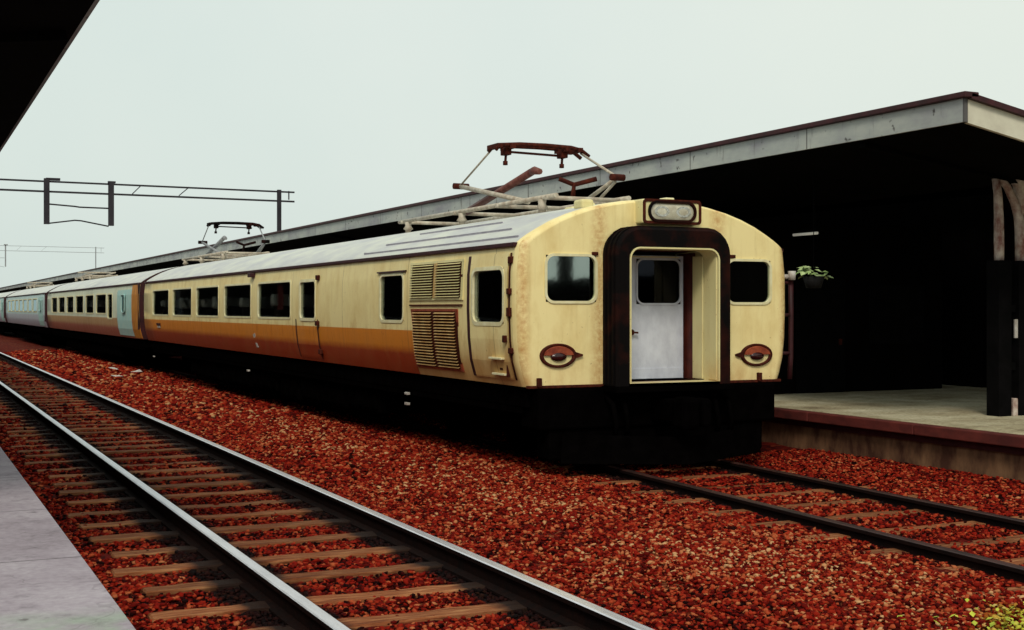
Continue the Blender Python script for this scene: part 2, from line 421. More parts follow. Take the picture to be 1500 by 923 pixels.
def roof_shell(mb, s0, s1, k0=0):
    full = [(-x, z) for x, z in ROOF] + [(x, z) for x, z in ROOF[::-1][1:]]
    mb.smooth = True
    A = [mb.vert((XC + x, s0, z)) for x, z in full]; B = [mb.vert((XC + x, s1, z)) for x, z in full]
    for i in range(len(full) - 1): mb.face([A[i], A[i + 1], B[i + 1], B[i]])
    mb.smooth = False
def end_wall(mb, s, inset=0.):
    full = [(-w, z) for z, w in SIDE] + [(-x, z) for x, z in ROOF[1:]] + [(x, z) for x, z in ROOF[::-1][1:]] + [(w, z) for z, w in SIDE[::-1][1:]]
    mb.poly([(XC + x * (1 - inset), s, z) for x, z in full])

def window(car, u0, u1, z0, z1, r, w=.05, fn=sideL, pane='glass', rim='rim', d1=.014, pd=-.010, name='window', label=None, d0=-.018):
    fr = MB(); ring(fr, fn, u0, u1, z0, z1, r, w, d0, d1)
    f = fr.build(name, rim, car)
    pn = MB(); raised(pn, fn, rrect(u0 - .01, u1 + .01, z0 - .01, z1 + .01, r), pd - .006, pd)
    pn.build('pane', pane, f)
    if label: f['label'] = label
    return f

def wheel_set(bogie, s, gauge):
    for sx in (-1, 1):
        w = MB(); x = XC + sx * gauge / 2
        w.tube([(x - sx * .05, s, .36), (x + sx * .06, s, .36)], .36, 24)
        w.tube([(x - sx * .075, s, .36), (x - sx * .045, s, .36)], .40, 24)
        w.tube([(x + sx * .06, s, .36), (x + sx * .16, s, .36)], .09, 12)
        w.build('wheel', 'black', bogie)
def bogie(car, s):
    b = MB()
    for sx in (-1, 1):
        x = XC + sx * 1.06
        b.box(x - .09, x + .09, s - 1.5, s + 1.5, .42, .60, .02)
        for t in (-1, 1):
            b.box(x - .13, x + .13, s + t * 1.02 - .18, s + t * 1.02 + .18, .24, .5, .03)
            b.tube([(x, s + t * .45, .42), (x, s + t * .45, .80)], .12, 10)
        b.box(x - .07, x + .07, s - .35, s + .35, .18, .42, .02)
    b.box(XC - 1.0, XC + 1.0, s - .25, s + .25, .4, .72, .02)
    o = b.build('bogie', 'black', car)
    wheel_set(o, s - 1.02, 1.52); wheel_set(o, s + 1.02, 1.52)
    return o
def underframe(car, s0, s1, seed):
    rd = random.Random(seed)
    u = MB(); u.box(XC - 1.66, XC + 1.66, s0 + .15, s1 - .15, .70, .955)
    for sx in (-1, 1):
        u.box(XC + sx * 1.60 - .05, XC + sx * 1.60 + .05, s0 + .3, s1 - .3, .62, .94)
    u.build('underframe', 'black', car)
    s = s0 + 5.3
    while s < s1 - 5.4:
        L = rd.uniform(1.1, 2.6); L = min(L, s1 - 4.9 - s)
        q = MB(); dep = rd.choice((.16, .20, .24)); q.box(XC - 1.55, XC + 1.5, s, s + L, dep, .70, .03)
        for k in range(int(L / .35)):
            q.box(XC - 1.575, XC - 1.55, s + .1 + k * .35, s + .36 + k * .35, dep + .07, .6)
        q.build('equipment_box', 'black', car); s += L + rd.uniform(.12, .3)
    bogie(car, s0 + 3.2); bogie(car, s1 - 3.2)

def pantograph(car, sc_, raised_=True):
    """diamond pantograph; sc_ is the distance of its head"""
    o = sc_ - 16.1
    b = MB()
    for x in (XC - .55, XC + .5):
        b.tube([(x, 14.4 + o, 3.215), (x, 20.0 + o, 3.215)], .032)
    for s in (14.6, 16.1, 17.6, 19.8):
        b.tube([(XC - .6, s + o, 3.2), (XC + .55, s + o, 3.2)], .028)
    for s in (14.8, 17.4, 19.6):
        for x in (XC - .55, XC + .5): b.tube([(x, s + o, 2.98), (x, s + o, 3.06), (x, s + o, 3.08), (x, s + o, 3.13), (x, s + o, 3.19)], [.05, .05, .085, .05, .06])
    root = b.build('pantograph', 'arm_pale', car)
    if not raised_:
        a = MB()
        for x in (XC - .5, XC + .45):
            a.tube([(x, 17.9 + o, 3.26), (x * .98 + .02 * XC, 14.6 + o, 3.34)], .03); a.tube([(x, 14.6 + o, 3.34), (x, 17.6 + o, 3.4)], .02)
        a.build('folded_arm', 'arm_pale', root)
        h = MB(); h.box(XC - .7, XC + .7, 17.5 + o, 17.6 + o, 3.38, 3.44, .01); h.box(XC - .7, XC + .7, 17.8 + o, 17.9 + o, 3.38, 3.44, .01)
        h.build('contact_strip', 'arm_pale', root); return root
    K1 = Vector((XC - .5, 17.6 + o, 3.60)); K2 = Vector((XC + .5, 14.7 + o, 3.51))
    l = MB()
    l.tube([K1, (XC - .5, 15.3 + o, 3.2)], .034); l.build('lower_arm', 'arm_pale', root)
    l = MB()
    l.tube([(XC - .4, 17.57 + o, 3.22), (XC - .42, 15.35 + o, 3.605)], .052)
    l.tube([(XC - .42, 15.37 + o, 3.60), (XC - .42, 15.28 + o, 3.615), (XC - .42, 15.12 + o, 3.585)], [.05, .055, .04])
    l.build('lower_arm', 'arm_red', root)
    l = MB(); l.tube([K2, (XC + .5, 15.6 + o, 3.26)], .028); l.tube([(XC + .45, 15.1 + o, 3.25), (XC + .5, 14.75 + o, 3.46)], .02); l.build('lower_arm', 'arm_pale', root)
    k = MB()
    k.tube([K1 + Vector((-.1, 0, 0)), K1 + Vector((.14, 0, 0))], .045); k.build('knee_joint', 'rust', root)
    k = MB(); k.tube([K2 + Vector((-.1, 0, 0)), K2 + Vector((.1, 0, 0))], .045); k.build('knee_joint', 'rust', root); k = MB()
    k.tube([(XC + .0, 15.0 + o, 3.25), (XC + .02, 15.0 + o, 3.42), (XC + .3, 14.9 + o, 3.5)], .035); k.tube([(XC + .02, 15.0 + o, 3.42), (XC - .15, 15.1 + o, 3.5)], .03)
    k.build('balance_link', 'rust', root)
    u = MB(); u.tube([K1, (XC - .62, 16.2 + o, 3.98)], .014); u.build('upper_arm', 'arm_pale', root)
    u = MB(); u.tube([K2, (XC + .66, 16.0 + o, 3.97)], [.02, .016]); u.build('upper_arm', 'arm_pale', root)
    h = MB()
    for s in (15.98, 16.22):
        h.tube([(XC - .66, s + o, 3.955), (XC - .60, s + o, 4.02), (XC - .3, s + o, 4.045), (XC + .1, s + o, 4.05), (XC + .5, s + o, 4.04), (XC + .66, s + o, 4.01), (XC + .78, s + o, 3.93)], .030)
    for x in (XC - .62, XC - .42, XC + .42, XC + .62): h.bar((x, 15.92 + o, 4.01), (x, 16.28 + o, 4.01), .07, .06)
    h.build('contact_strip', 'rust', root)
    h = MB()
    for x in (XC - .45, XC + .42):
        h.box(x - .05, x + .05, 16.02 + o, 16.18 + o, 3.90, 4.0, .01); h.tube([(x, 16.1 + o, 3.93), (x - .01, 16.1 + o, 3.80)], [.018, .018], 6); h.tube([(x - .01, 16.1 + o, 3.82), (x - .01, 16.1 + o, 3.765)], .035)
    h.bar((XC - .45, 16.1 + o, 3.95), (XC + .5, 16.1 + o, 3.93), .025, .03)
    h.build('spring_box', 'rust', root)
    return root

def gutter(car, s0, s1):
    g = MB(); g.box(XC - 1.835, XC - 1.78, s0, s1, 2.488, 2.535, .006); g.box(XC + 1.78, XC + 1.835, s0, s1, 2.488, 2.535, .006)
    g.build('rain_gutter', 'maroon', car)

S0, S1 = 12.85, 36.7
lead = thing('train_carriage', 'cream and orange leading train carriage with gangway door in its flat front', 'train carriage', (XC, S0, 0), 'carriages of the electric train')
WIN = [(21.95 + 2.79 * k, 24.18 + 2.79 * k, 1.645, 2.262) for k in range(5)]
SMALL = (16.41, 17.31, 1.642, 2.25); CABW = (13.20, 14.04, 1.645, 2.238); DW = (20.45, 21.31, 1.642, 2.24)
pad = lambda w, e=.012: (w[0] - e, w[1] + e, w[2] - e, w[3] + e)
b = MB()
RA = S0 + .12
side_wall(b, sideL, RA, S1, [pad(w) for w in WIN + [SMALL, CABW, DW]])
side_wall(b, lambda u, v, d: (XC + hw(v) + d, u, v), RA, S1, [])
end_wall(b, S1)
b.build('body', 'lead_paint', lead)
# front: rounded corner rings, then a flat face with window and gangway openings
def contour():
    return [(-w, z) for z, w in SIDE] + [(-x, z) for x, z in ROOF[1:]] + [(x, z) for x, z in ROOF[::-1][1:]] + [(w, z) for z, w in SIDE[::-1]]
CT = contour()
def inset_pt(x, z, e):
    # pull sides inwards, roof downwards
    k = (1.84 - e) / 1.84
    zz = z if z <= 2.5 else 2.5 + (z - 2.5) * (1 - e * .55)
    return (XC + x * k, zz)
fb = MB(); fb.smooth = True
rings = []
for e, ds in ((0, .12), (.012, .075), (.035, .035), (.075, .010), (.12, 0.)):
    rings.append([fb.vert((*([inset_pt(x, z, e)[0]]), S0 + ds, inset_pt(x, z, e)[1])) for x, z in CT])
for A, B in zip(rings, rings[1:]):
    for i in range(len(CT) - 1): fb.face([A[i], A[i + 1], B[i + 1], B[i]])
fb.smooth = False
FK = (1.84 - .12) / 1.84
fhw = lambda z: hw(z) * FK
arch = sorted([(XC + x * FK, 2.5 + (z - 2.5) * (1 - .12 * .55)) for x, z in [(-x, z) for x, z in ROOF] + [(x, z) for x, z in ROOF[:-1]]])
def archz(x):
    for (x0, z0), (x1, z1) in zip(arch, arch[1:]):
        if x0 <= x <= x1: return z0 + (z1 - z0) * (x - x0) / max(1e-9, x1 - x0)
    return 2.5
FWL = (6.515, 7.125, 1.885, 2.385); FWR = (8.93, 9.535, 1.875, 2.365)
GO = (7.386, 8.60, .93, 2.5)
holes = [pad(FWL), pad(FWR), GO]
xs = sorted(set([h[0] for h in holes] + [h[1] for h in holes])); zs = sorted(set([z for z, _ in SIDE] + [h[2] for h in holes] + [h[3] for h in holes]))
for c, d in zip(zs, zs[1:]):
    row = [None] + xs + [None]
    for i in range(len(row) - 1):
        a0 = XC - fhw(c) if row[i] is None else row[i]; a1 = XC - fhw(d) if row[i] is None else row[i]
        b0 = XC + fhw(c) if row[i + 1] is None else row[i + 1]; b1 = XC + fhw(d) if row[i + 1] is None else row[i + 1]
        cu, cv = (a0 + b0) / 2, (c + d) / 2
        if any(h[0] < cu < h[1] and h[2] < cv < h[3] for h in holes): continue
        fb.quad((a0, S0, c), (b0, S0, c), (b1, S0, d), (a1, S0, d))
ax = sorted(set([p[0] for p in arch] + xs))
for a, c in zip(ax, ax[1:]):
    za, zc = archz(a), archz(c)
    pts = [(a, S0, 2.5), (c, S0, 2.5)] + ([(c, S0, zc)] if zc > 2.5001 else []) + ([(a, S0, za)] if za > 2.5001 else [])
    if len(pts) > 2: fb.poly(pts)
fb.build('front_panel', 'lead_paint', lead)
roof = MB(); roof_shell(roof, RA, S1); roof.build('roof', 'roof_grey', lead)
gutter(lead, S0 + .10, S1)
frontF = lambda u, v, d: (u, S0 - d, v)
# interior box so that the windows look into a dark saloon
it = MB(); it.box(XC - 1.62, XC + 1.62, S0 + 1.9, S1 - .2, .97, 1.02); it.quad((XC + 1.6, S0 + .5, 1), (XC + 1.6, S1 - .2, 1), (XC + 1.6, S1 - .2, 2.55), (XC + 1.6, S0 + .5, 2.55))
it.quad((XC - 1.7, S0 + .2, 2.5), (XC + 1.7, S0 + .2, 2.5), (XC + 1.7, S1 - .1, 2.5), (XC - 1.7, S1 - .1, 2.5))
it.quad((XC - 1.7, S0 + 1.6, 1), (XC + 1.7, S0 + 1.6, 1), (XC + 1.7, S0 + 1.6, 2.5), (XC - 1.7, S0 + 1.6, 2.5))
it.build('saloon_lining', 'interior', lead)
for w in WIN: window(lead, *w, .07, .035, d1=.008)
window(lead, *SMALL, .09, .04, d1=.009)
window(lead, *CABW, .10, .045, d1=.018)
window(lead, *FWL, .09, .030, frontF, 'front_glass', 'rim')
window(lead, *FWR, .09, .030, frontF, 'front_glass', 'rim')
# seats with white headrest covers
for k in range(11):
    s = 22.35 + k * 1.24
    st = MB(); st.box(XC - 1.66, XC - .65, s, s + .16, 1.15, 1.92, .03); st.box(XC - 1.66, XC - .65, s - .42, s, 1.15, 1.34, .03)
    so = st.build('seat', 'seat', lead)
    for x in (XC - 1.72, XC - 1.16):
        cv = MB(); cv.box(x, x + .46, s - .02, s + .18, 1.82 + .03 * math.sin(k * 2.1), 2.04 + .03 * math.sin(k * 1.7), .04); cv.build('headrest_cover', 'cover', so)
cu = MB()
for k in range(7): cu.box(XC - 1.76 + .012 * (k % 2), XC - 1.745 + .012 * (k % 2), 22.75 + k * .05, 22.80 + k * .05, 1.78, 2.24)
cu.build('curtain', 'curtain', lead)
# cab side door: panel standing slightly proud, dark seams, rusty hinge line, footsteps
cd = MB()
hb = [pad(CABW, .02)]
fnp = lambda u, v, d: sideL(u, v, d + .012)
us = [13.08, CABW[0] - .02, CABW[1] + .02, 14.13]; vz = [1.0, 1.02, 1.2, 1.45, 1.625, 1.8, 2.2, 2.258, 2.42]
for a, c in zip(us, us[1:]):
    for d, e in zip(vz, vz[1:]):
        if a > 13.1 and c < 14.1 and d > 1.6 and e < 2.3: continue
        cd.quad(fnp(a, d, 0), fnp(c, d, 0), fnp(c, e, 0), fnp(a, e, 0))
cdo = cd.build('cab_door', 'lead_paint', lead)
for a, e, mt in ((14.135, 14.225, 'maroon'), (13.015, 13.065, 'rust')):
    g = MB()
    for d, f in zip(vz, vz[1:]): g.quad(sideL(a, d, .006), sideL(e, d, .006), sideL(e, f, .006), sideL(a, f, .006))
    g.build('door_seam', mt, cdo)
for z in (2.34, 1.99, 1.76, 1.33):
    h = MB(); e = random.uniform(.03, .06); h.box(XC - hw(z) - .03, XC - hw(z) + .01, 12.985, 13.075, z - e, z + e, .008); h.build('hinge', 'rust', cdo)
h = MB(); h.box(XC - hw(1.5) - .05, XC - hw(1.5), 13.1, 13.16, 1.42, 1.5, .01); h.build('handle', 'rust', cdo)
for z in (1.235, 1.055):
    h = MB(); h.box(XC - hw(z) - .06, XC - hw(z) + .01, 13.22, 13.56, z - .012, z + .012, .004); h.build('step_lip', 'rim', cdo)
h = MB(); h.box(XC - hw(1.1) - .03, XC - hw(1.1) + .01, 13.17, 13.20, 1.03, 1.25, .004); h.build('step_bracket', 'rust', cdo); h = MB(); h.box(XC - hw(1.1) - .02, XC - hw(1.1), 13.32, 13.40, 1.10, 1.13, .004); h.build('step_latch', 'rust', cdo)
# louvred ventilation grilles
M['louvre_tan'] = plain('tan_louvre_paint', (.62, .42, .17), (.40, .20, .06), 6, .55)
def louvre(u0, u1, z0, z1, n, sm_, nm='louvre'):
    bk = MB()
    zl = [z0] + [z for z, _ in SIDE if z0 < z < z1] + [z1]
    for d, e in zip(zl, zl[1:]): bk.quad(sideL(u0, d, .004), sideL(u1, d, .004), sideL(u1, e, .004), sideL(u0, e, .004))
    o = bk.build(nm, 'rust', lead)
    sl = MB(); p = (z1 - z0) / n; um = (u0 + u1) / 2
    for k in range(n):
        z = z0 + (k + .5) * p
        for a, c in ((u0 + .05, um - .05), (um + .05, u1 - .05)):
            sl.quad(sideL(a, z - p * .25, .040), sideL(c, z - p * .25, .040), sideL(c, z + p * .10, .016), sideL(a, z + p * .10, .016))
            sl.quad(sideL(a, z - p * .25, .040), sideL(c, z - p * .25, .040), sideL(c, z - p * .33, .036), sideL(a, z - p * .33, .036))
    sl.build('slats', sm_, o)
    fr = MB()
    for a, c, d, e in ((u0 - .02, u0 + .05, z0, z1), (u1 - .05, u1 + .02, z0, z1)):
        raised(fr, sideL, rect(a, c, d, e), 0, .014)
    raised(fr, sideL, rect(u0 - .02, u1 + .02, z1, z1 + .03), 0, .017); raised(fr, sideL, rect(u0 - .02, u1 + .02, z0 - .03, z0), 0, .017)
    fr.build('frame', 'cream' if sm_ == 'cream' else 'rust_light', o)
    ml = MB(); raised(ml, sideL, rect(um - .04, um + .04, z0, z1), 0, .024); ml.build('mullion', 'rust' if sm_ != 'cream' else 'louvre_tan', o)
louvre(14.36, 16.12, 1.935, 2.37, 13, 'cream')
louvre(14.52, 16.05, 1.06, 1.765, 19, 'louvre_tan')
mb = MB(); raised(mb, sideL, rect(14.36, 16.12, 1.835, 1.852), 0, .02); mb.build('door_seam', 'rust', lead)
mb = MB(); raised(mb, sideL, rect(16.3, 17.42, 2.295, 2.315), 0, .03); mb.build('rain_strip', 'maroon', lead)
# passenger door
pd = MB(); 
vz2 = [.98, 1.02, 1.2, 1.45, 1.622, 1.8, 2.2, 2.262, 2.36]
for a, c in zip([20.36, DW[0] - .02, DW[1] + .02, 21.54], [DW[0] - .02, DW[1] + .02, 21.54]):
    for d, e in zip(vz2, vz2[1:]):
        if a > 20.4 and c < 21.5 and d > 1.6 and e < 2.3: continue
        pd.quad(sideL(a, d, .008), sideL(c, d, .008), sideL(c, e, .008), sideL(a, e, .008))
pdo = pd.build('passenger_door', 'lead_paint', lead)
window(pdo, *DW, .07, .05, lambda u, v, d: sideL(u, v, d + .006))
for a in (20.30, 21.56):
    g = MB()
    for d, f in zip(vz2, vz2[1:]):
        if f <= 1.63: g.quad(sideL(a, d, .010), sideL(a + .05, d, .010), sideL(a + .05, f, .010), sideL(a, f, .010))
    g.build('door_seam', 'maroon', pdo)
for z in (2.30, 1.56, 1.10):
    h = MB(); h.box(XC - hw(z) - .05, XC - hw(z), 20.24, 20.36, z - .04, z + .04, .012); h.build('hinge', 'rust', pdo)
# small fittings along the side
h = MB(); h.box(XC - 1.90, XC - 1.80, 24.5, 24.75, 2.40, 2.48, .012); h.build('door_lamp', 'maroon', lead)
h = MB(); raised(h, sideL, rect(34.3, 34.75, 1.36, 1.42), 0, .03); h.build('label_holder', 'maroon', lead)
h = MB(); raised(h, sideL, rect(34.35, 34.7, 1.30, 1.35), 0, .02); h.build('number_plate', 'plate', lead)
h = MB(); raised(h, sideL, [(24.42, 1.06), (24.55, 1.06), (24.66, 1.30), (24.5, 1.33)], 0, .006); h.build('filler_cap', 'plate', lead)
for s, z in ((25.5, .55), (36.0, .48), (16.6, .62), (16.6, .48)):
    h = MB(); h.box(XC - 1.70, XC - 1.66, s, s + .12, z, z + .035, .006); h.build('valve_tag', 'plate', lead)
# roof strips at the front end and ventilators
rs = MB()
for (x, z) in ((1.70, 2.605), (1.50, 2.725), (1.20, 2.862)):
    rs.box(XC - x - .008, XC - x + .008, S0 + .25 + 3 * (1.7 - x), 18.4 - 2 * (1.7 - x), z - .01, z + .016)
rs.box(XC - 1.70, XC - 1.2, 18.36, 18.42, 2.60, 2.63)
rs.build('roof_seam', 'roof_edge', lead)
# dark transverse bumps on the crown near the headlight
for s, x in ((13.0, 7.1), (13.4, 7.35), (14.0, 7.5)):
    h = MB(); h.box(x - .06, x + .1, s, s + .22, 2.93, 3.05, .03); h.build('roof_vent', 'cream', lead)
# gangway hood: deep frame standing 0.32 out from the face
gm = MB(); P0 = .32
outer = rrect(7.226, 8.762, .60, 2.715, .30, 7); inner = rrect(7.386, 8.60, .60, 2.50, .12, 7)
A0 = [gm.vert(frontF(u, max(v, .93), 0)) for u, v in outer]; A1 = [gm.vert(frontF(u, max(v, .93), P0 - .03)) for u, v in outer]
sh = [(7.226 + 7.994 * 0 + (u - 7.994) * .985 + 7.994 - 7.226, v) for u, v in outer]
A2 = [gm.vert(frontF(7.994 + (u - 7.994) * .965, max(1.6 + (v - 1.6) * .975, .93), P0)) for u, v in outer]
B2 = [gm.vert(frontF(u, max(v, .93), P0)) for u, v in inner]; B0 = [gm.vert(frontF(u, max(v, .93), .0)) for u, v in inner]
n = len(outer)
gm.smooth = False
for k in range(n):
    j = (k + 1) % n
    for s, t in ((A0, A1), (A1, A2), (A2, B2), (B2, B0)): gm.face([s[k], s[j], t[j], t[k]])
hood = gm.build('gangway_hood', 'rubber', lead)
tr = MB(); TW = .018; ring(tr, lambda u, v, d: (u, S0 - P0 - d, max(v, .96)), 7.41, 8.576, .70, 2.475, .12, TW, -.30, .008); tr.build('lining_trim', 'cream', hood)
for k in range(3):
    d = .06 + k * .09; g = MB(); ring(g, lambda u, v, dd: (u, S0 - d - dd, max(v, .94)), 7.226, 8.762, .60, 2.715, .30, .018, -.02, .022); g.build('bellows_fold', 'rubber', hood)
# vestibule behind the opening
SD = 13.22
vb = MB()
vb.quad((7.386, S0 + .0, .93), (7.386, SD + .3, .93), (7.386, SD + .3, 2.5), (7.386, S0, 2.5))
vb.build('vestibule_lining', 'red_in', hood)
vw = MB(); vw.quad((8.60, S0, .93), (8.60, SD + .3, .93), (8.60, SD + .3, 2.5), (8.60, S0, 2.5)); vw.box(8.565, 8.598, 12.56, 12.72, .97, 2.44, .006); vw.box(8.56, 8.597, 12.84, 13.05, .97, 2.42, .006)
vw.build('vestibule_post', 'cream', hood)
vd = MB(); vd.box(8.585, 8.603, 12.72, 12.84, .96, 2.42); vd.box(8.58, 8.602, 13.05, SD + .2, .96, 2.46); vd.build('post_groove', 'red_in', hood)
ce = MB(); ce.quad((7.386, S0 - .3, 2.499), (8.6, S0 - .3, 2.499), (8.6, SD + .3, 2.47), (7.386, SD + .3, 2.47)); ce.build('vestibule_ceiling', 'red_in', hood); ce = MB(); ce.quad((7.386, S0 - .31, .955), (8.6, S0 - .31, .955), (8.6, SD + .3, .955), (7.386, SD + .3, .955)); ce.build('vestibule_floor', 'red_in', hood)
bk = MB(); bk.quad((7.386, SD + .28, .93), (8.6, SD + .28, .93), (8.6, SD + .28, 2.5), (7.386, SD + .28, 2.5)); bk.build('vestibule_back', 'interior', hood)
doorF = lambda u, v, d: (u, SD - d, v)
dm = MB(); dw = (7.888, 8.502, 1.852, 2.388)
for a, c in zip([7.40, dw[0], dw[1]], [dw[0], dw[1], 8.54]):
    for d, e in zip([.965, dw[2], dw[3]], [dw[2], dw[3], 2.43]):
        if a == dw[0] and d == dw[2]: continue
        dm.quad(doorF(a, d, 0), doorF(c, d, 0), doorF(c, e, 0), doorF(a, e, 0))
dm.quad(doorF(8.54, .965, 0), doorF(8.54, .965, -.04), doorF(8.54, 2.43, -.04), doorF(8.54, 2.43, 0))
raised(dm, doorF, rect(7.41, 8.53, .97, 1.09), 0, .008)
gd = dm.build('gangway_door', 'door_white', lead)
window(gd, dw[0] + .012, dw[1] - .012, dw[2] + .012, dw[3] - .012, .085, .020, doorF, 'door_glass', 'door_white')
h = MB(); h.tube([doorF(7.80, 1.52, 0), doorF(7.80, 1.52, .05)], .035, 12); h.bar(doorF(7.80, 1.52, .05), doorF(7.88, 1.515, .05), .02, .022); h.build('handle', 'rust', gd)
h = MB(); raised(h, doorF, rect(7.42, 8.47, 2.405, 2.42), 0, .02); h.build('top_rail', 'rim', gd)
# headlight in its box on the crown
HX0, HX1, HZ0, HZ1, HP = 7.655, 8.445, 2.772, 3.05, .16
hbx = MB(); hbx.box(HX0, HX1, S0 - HP, S0 + .55, HZ0, HZ1, .02); ho = hbx.build('headlight_box', 'cream', lead)
boxF = lambda u, v, d: (u, S0 - HP - d, v)
fr = MB(); ring(fr, boxF, HX0 + .035, HX1 - .035, HZ0 + .03, HZ1 - .03, .02, .032, -.01, .012); fr.build('box_border', 'rust', ho)
cx, cz = 8.045, 2.912
om = MB(); ring(om, boxF, cx - .295, cx + .295, cz - .095, cz + .095, .093, .026, -.02, .03); om.build('bezel', 'rubber', ho)
ln = MB(); ps = rrect(cx - .29, cx + .29, cz - .09, cz + .09, .088, 6)
ids = [ln.vert(boxF(u, v, .006)) for u, v in ps]; i2 = [ln.vert(boxF(cx + (u - cx) * .7, cz + (v - cz) * .6, .022)) for u, v in ps]
ln.smooth = True
for k in range(len(ps)): ln.face([ids[k], ids[(k + 1) % len(ps)], i2[(k + 1) % len(ps)], i2[k]])
ln.face(i2); ln.build('headlight', 'lens', ho)
for x in (cx - .145, cx + .145):
    q = MB(); disc(q, boxF, x, cz, .10, .062, .0235, 20, .62); q.build('reflector', 'chrome', ho)
h = MB(); h.box(8.0, 8.12, S0 - .1, S0 + .05, HZ1, HZ1 + .03, .012); h.build('top_lug', 'rim', ho)
# tail lamps: red oval rings with a hooded dark lens over a cream crescent and a pointed latch
for cx, cz, sg in ((6.650, 1.275, 1), (9.335, 1.243, -1)):
    L = MB(); ru, rv = .228, .136
    for k, (q, d) in enumerate(((1., 0.), (1., .04), (.93, .055), (.80, .05), (.76, .012))):
        pass
    prof = [(1., -.002), (1., .022), (.95, .032), (.84, .028), (.78, .010)]
    rg = [[L.vert(frontF(cx + ru * q * math.cos(2 * math.pi * k / 32), cz + rv * q * math.sin(2 * math.pi * k / 32), d)) for k in range(32)] for q, d in prof]
    L.smooth = True
    for A, B in zip(rg, rg[1:]):
        for k in range(32): L.face([A[k], A[(k + 1) % 32], B[(k + 1) % 32], B[k]])
    L.smooth = False
    lo = L.build('tail_lamp', 'rust', lead)
    q = MB(); disc(q, frontF, cx, cz, ru * .80, rv * .80, .010); q.build('crescent', 'cream', lo)
    # hood: upper half dome, and dark lens
    hd = MB(); hd.smooth = True
    pts = []
    for j in range(5):
        t = j / 4
        pts.append([hd.vert(frontF(cx + ru * .80 * math.cos(math.pi * k / 16), cz + (rv * .82 * math.sin(math.pi * k / 16)) * (1 - .0 * t) * 1. - t * rv * (-.04 + .15 * math.sin(math.pi * k / 16)), .010 + .028 * math.sin(t * 1.5))) for k in range(17)])
    for A, B in zip(pts, pts[1:]):
        for k in range(16): hd.face([A[k], A[k + 1], B[k + 1], B[k]])
    hd.smooth = False
    hd.face(pts[-1]); hd.build('hood', 'rust_light', lo)
    dl = MB(); dl.smooth = True
    for j in range(4): pass
    rr = [[dl.vert(frontF(cx + .10 * math.cos(a) * math.cos(b_), cz - .012 + .050 * math.sin(a) * math.cos(b_), .026 + .03 * math.sin(b_))) for a in [2 * math.pi * k / 20 for k in range(20)]] for b_ in (0, .5, 1.0, 1.4)]
    for A, B in zip(rr, rr[1:]):
        for k in range(20): dl.face([A[k], A[(k + 1) % 20], B[(k + 1) % 20], B[k]])
    dl.face(rr[-1]); dl.build('lens', 'lamp_dark', lo)
    lt = MB(); x0 = cx + sg * ru * .9; lt.poly([frontF(x0, cz - .035, .03), frontF(x0 + sg * .10, cz - .004, .03), frontF(x0 + sg * .10, cz + .012, .03), frontF(x0, cz + .04, .03)])
    raised(lt, frontF, [(x0, cz - .035), (x0 + sg * .10, cz - .006), (x0 + sg * .10, cz + .012), (x0, cz + .04)], 0, .032); lt.build('latch', 'rust', lo)
# grab rail, bracket and small irons
h = MB(); h.tube([(9.93, 12.98, .93), (9.95, 12.98, 1.2), (9.955, 12.98, 1.7), (9.95, 12.98, 2.17)], .032); 
for z in (1.25, 1.72, 2.12): h.tube([(9.76, 13.0, z), (9.95, 12.98, z)], .022)
h.build('grab_rail', 'maroon', lead)
h = MB(); h.tube([(9.80, 12.96, 2.19), (9.93, 12.96, 2.19)], .03); h.tube([(9.93, 12.93, 2.15), (9.93, 12.93, 2.26)], [.045, .05], 10); h.build('side_lamp', 'plate', lead)
for x in (6.41, 9.37):
    h = MB(); h.box(x - .025, x + .025, S0 - .05, S0 + .01, .93, 1.03, .008); h.build('lamp_iron', 'rust', lead)
h = MB(); h.box(6.28, 9.70, S0 - .012, S0 + .05, .912, .945, .006); h.build('sill_angle', 'rust', lead)
for x in (7.13, 9.0):
    h = MB(); h.box(x - .05, x + .03, S0 - .02, S0, 2.40, 2.44, .006); h.build('wiper_motor', 'rust', lead)
# running gear at the nose
underframe(lead, S0, S1, 3)
h = MB(); h.box(XC - 1.60, XC + 1.60, S0 - .05, S0 + .4, .45, .91, .03); h.box(XC - 1.45, XC + 1.45, S0 + .0, S0 + .3, .10, .47, .03); h.build('buffer_beam', 'black', lead)
h = MB(); h.box(XC - .16, XC + .16, S0 - .62, S0 + .2, .50, .78, .04); h.box(XC - .2, XC + .02, S0 - .82, S0 - .55, .46, .82, .05); h.box(XC + .08, XC + .2, S0 - .78, S0 - .55, .48, .80, .04); h.build('coupler', 'black', lead)
h = MB()
h.poly([(XC - 1.3, S0 - .05, .40), (XC, S0 - .55, .36), (XC, S0 - .62, .06), (XC - 1.35, S0 - .1, .08)]); h.poly([(XC + 1.3, S0 - .05, .40), (XC, S0 - .55, .36), (XC, S0 - .62, .06), (XC + 1.35, S0 - .1, .08)])
h.build('snow_plough', 'black', lead)
for x in (-.75, -.6, .62, .8):
    h = MB(); h.tube([(XC + x, S0 - .06, .80), (XC + x, S0 - .22, .72), (XC + x + .02, S0 - .26, .5), (XC + x + .04, S0 - .18, .33)], .03); h.build('brake_hose', 'black', lead)
h = MB(); h.box(7.2, 8.8, S0 - .36, S0, .86, .925, .01); h.build('gangway_step', 'black', lead)
pantograph(lead, 16.1)
far_p = pantograph(lead, 34.0)
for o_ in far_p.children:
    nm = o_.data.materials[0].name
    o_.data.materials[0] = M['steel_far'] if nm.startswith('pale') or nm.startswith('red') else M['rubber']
# gangway between first two cars
h = MB(); h.box(XC - .75, XC + .75, S1, S1 + .78, .95, 2.6, .04); h.build('gangway_bellows', 'rubber', lead)

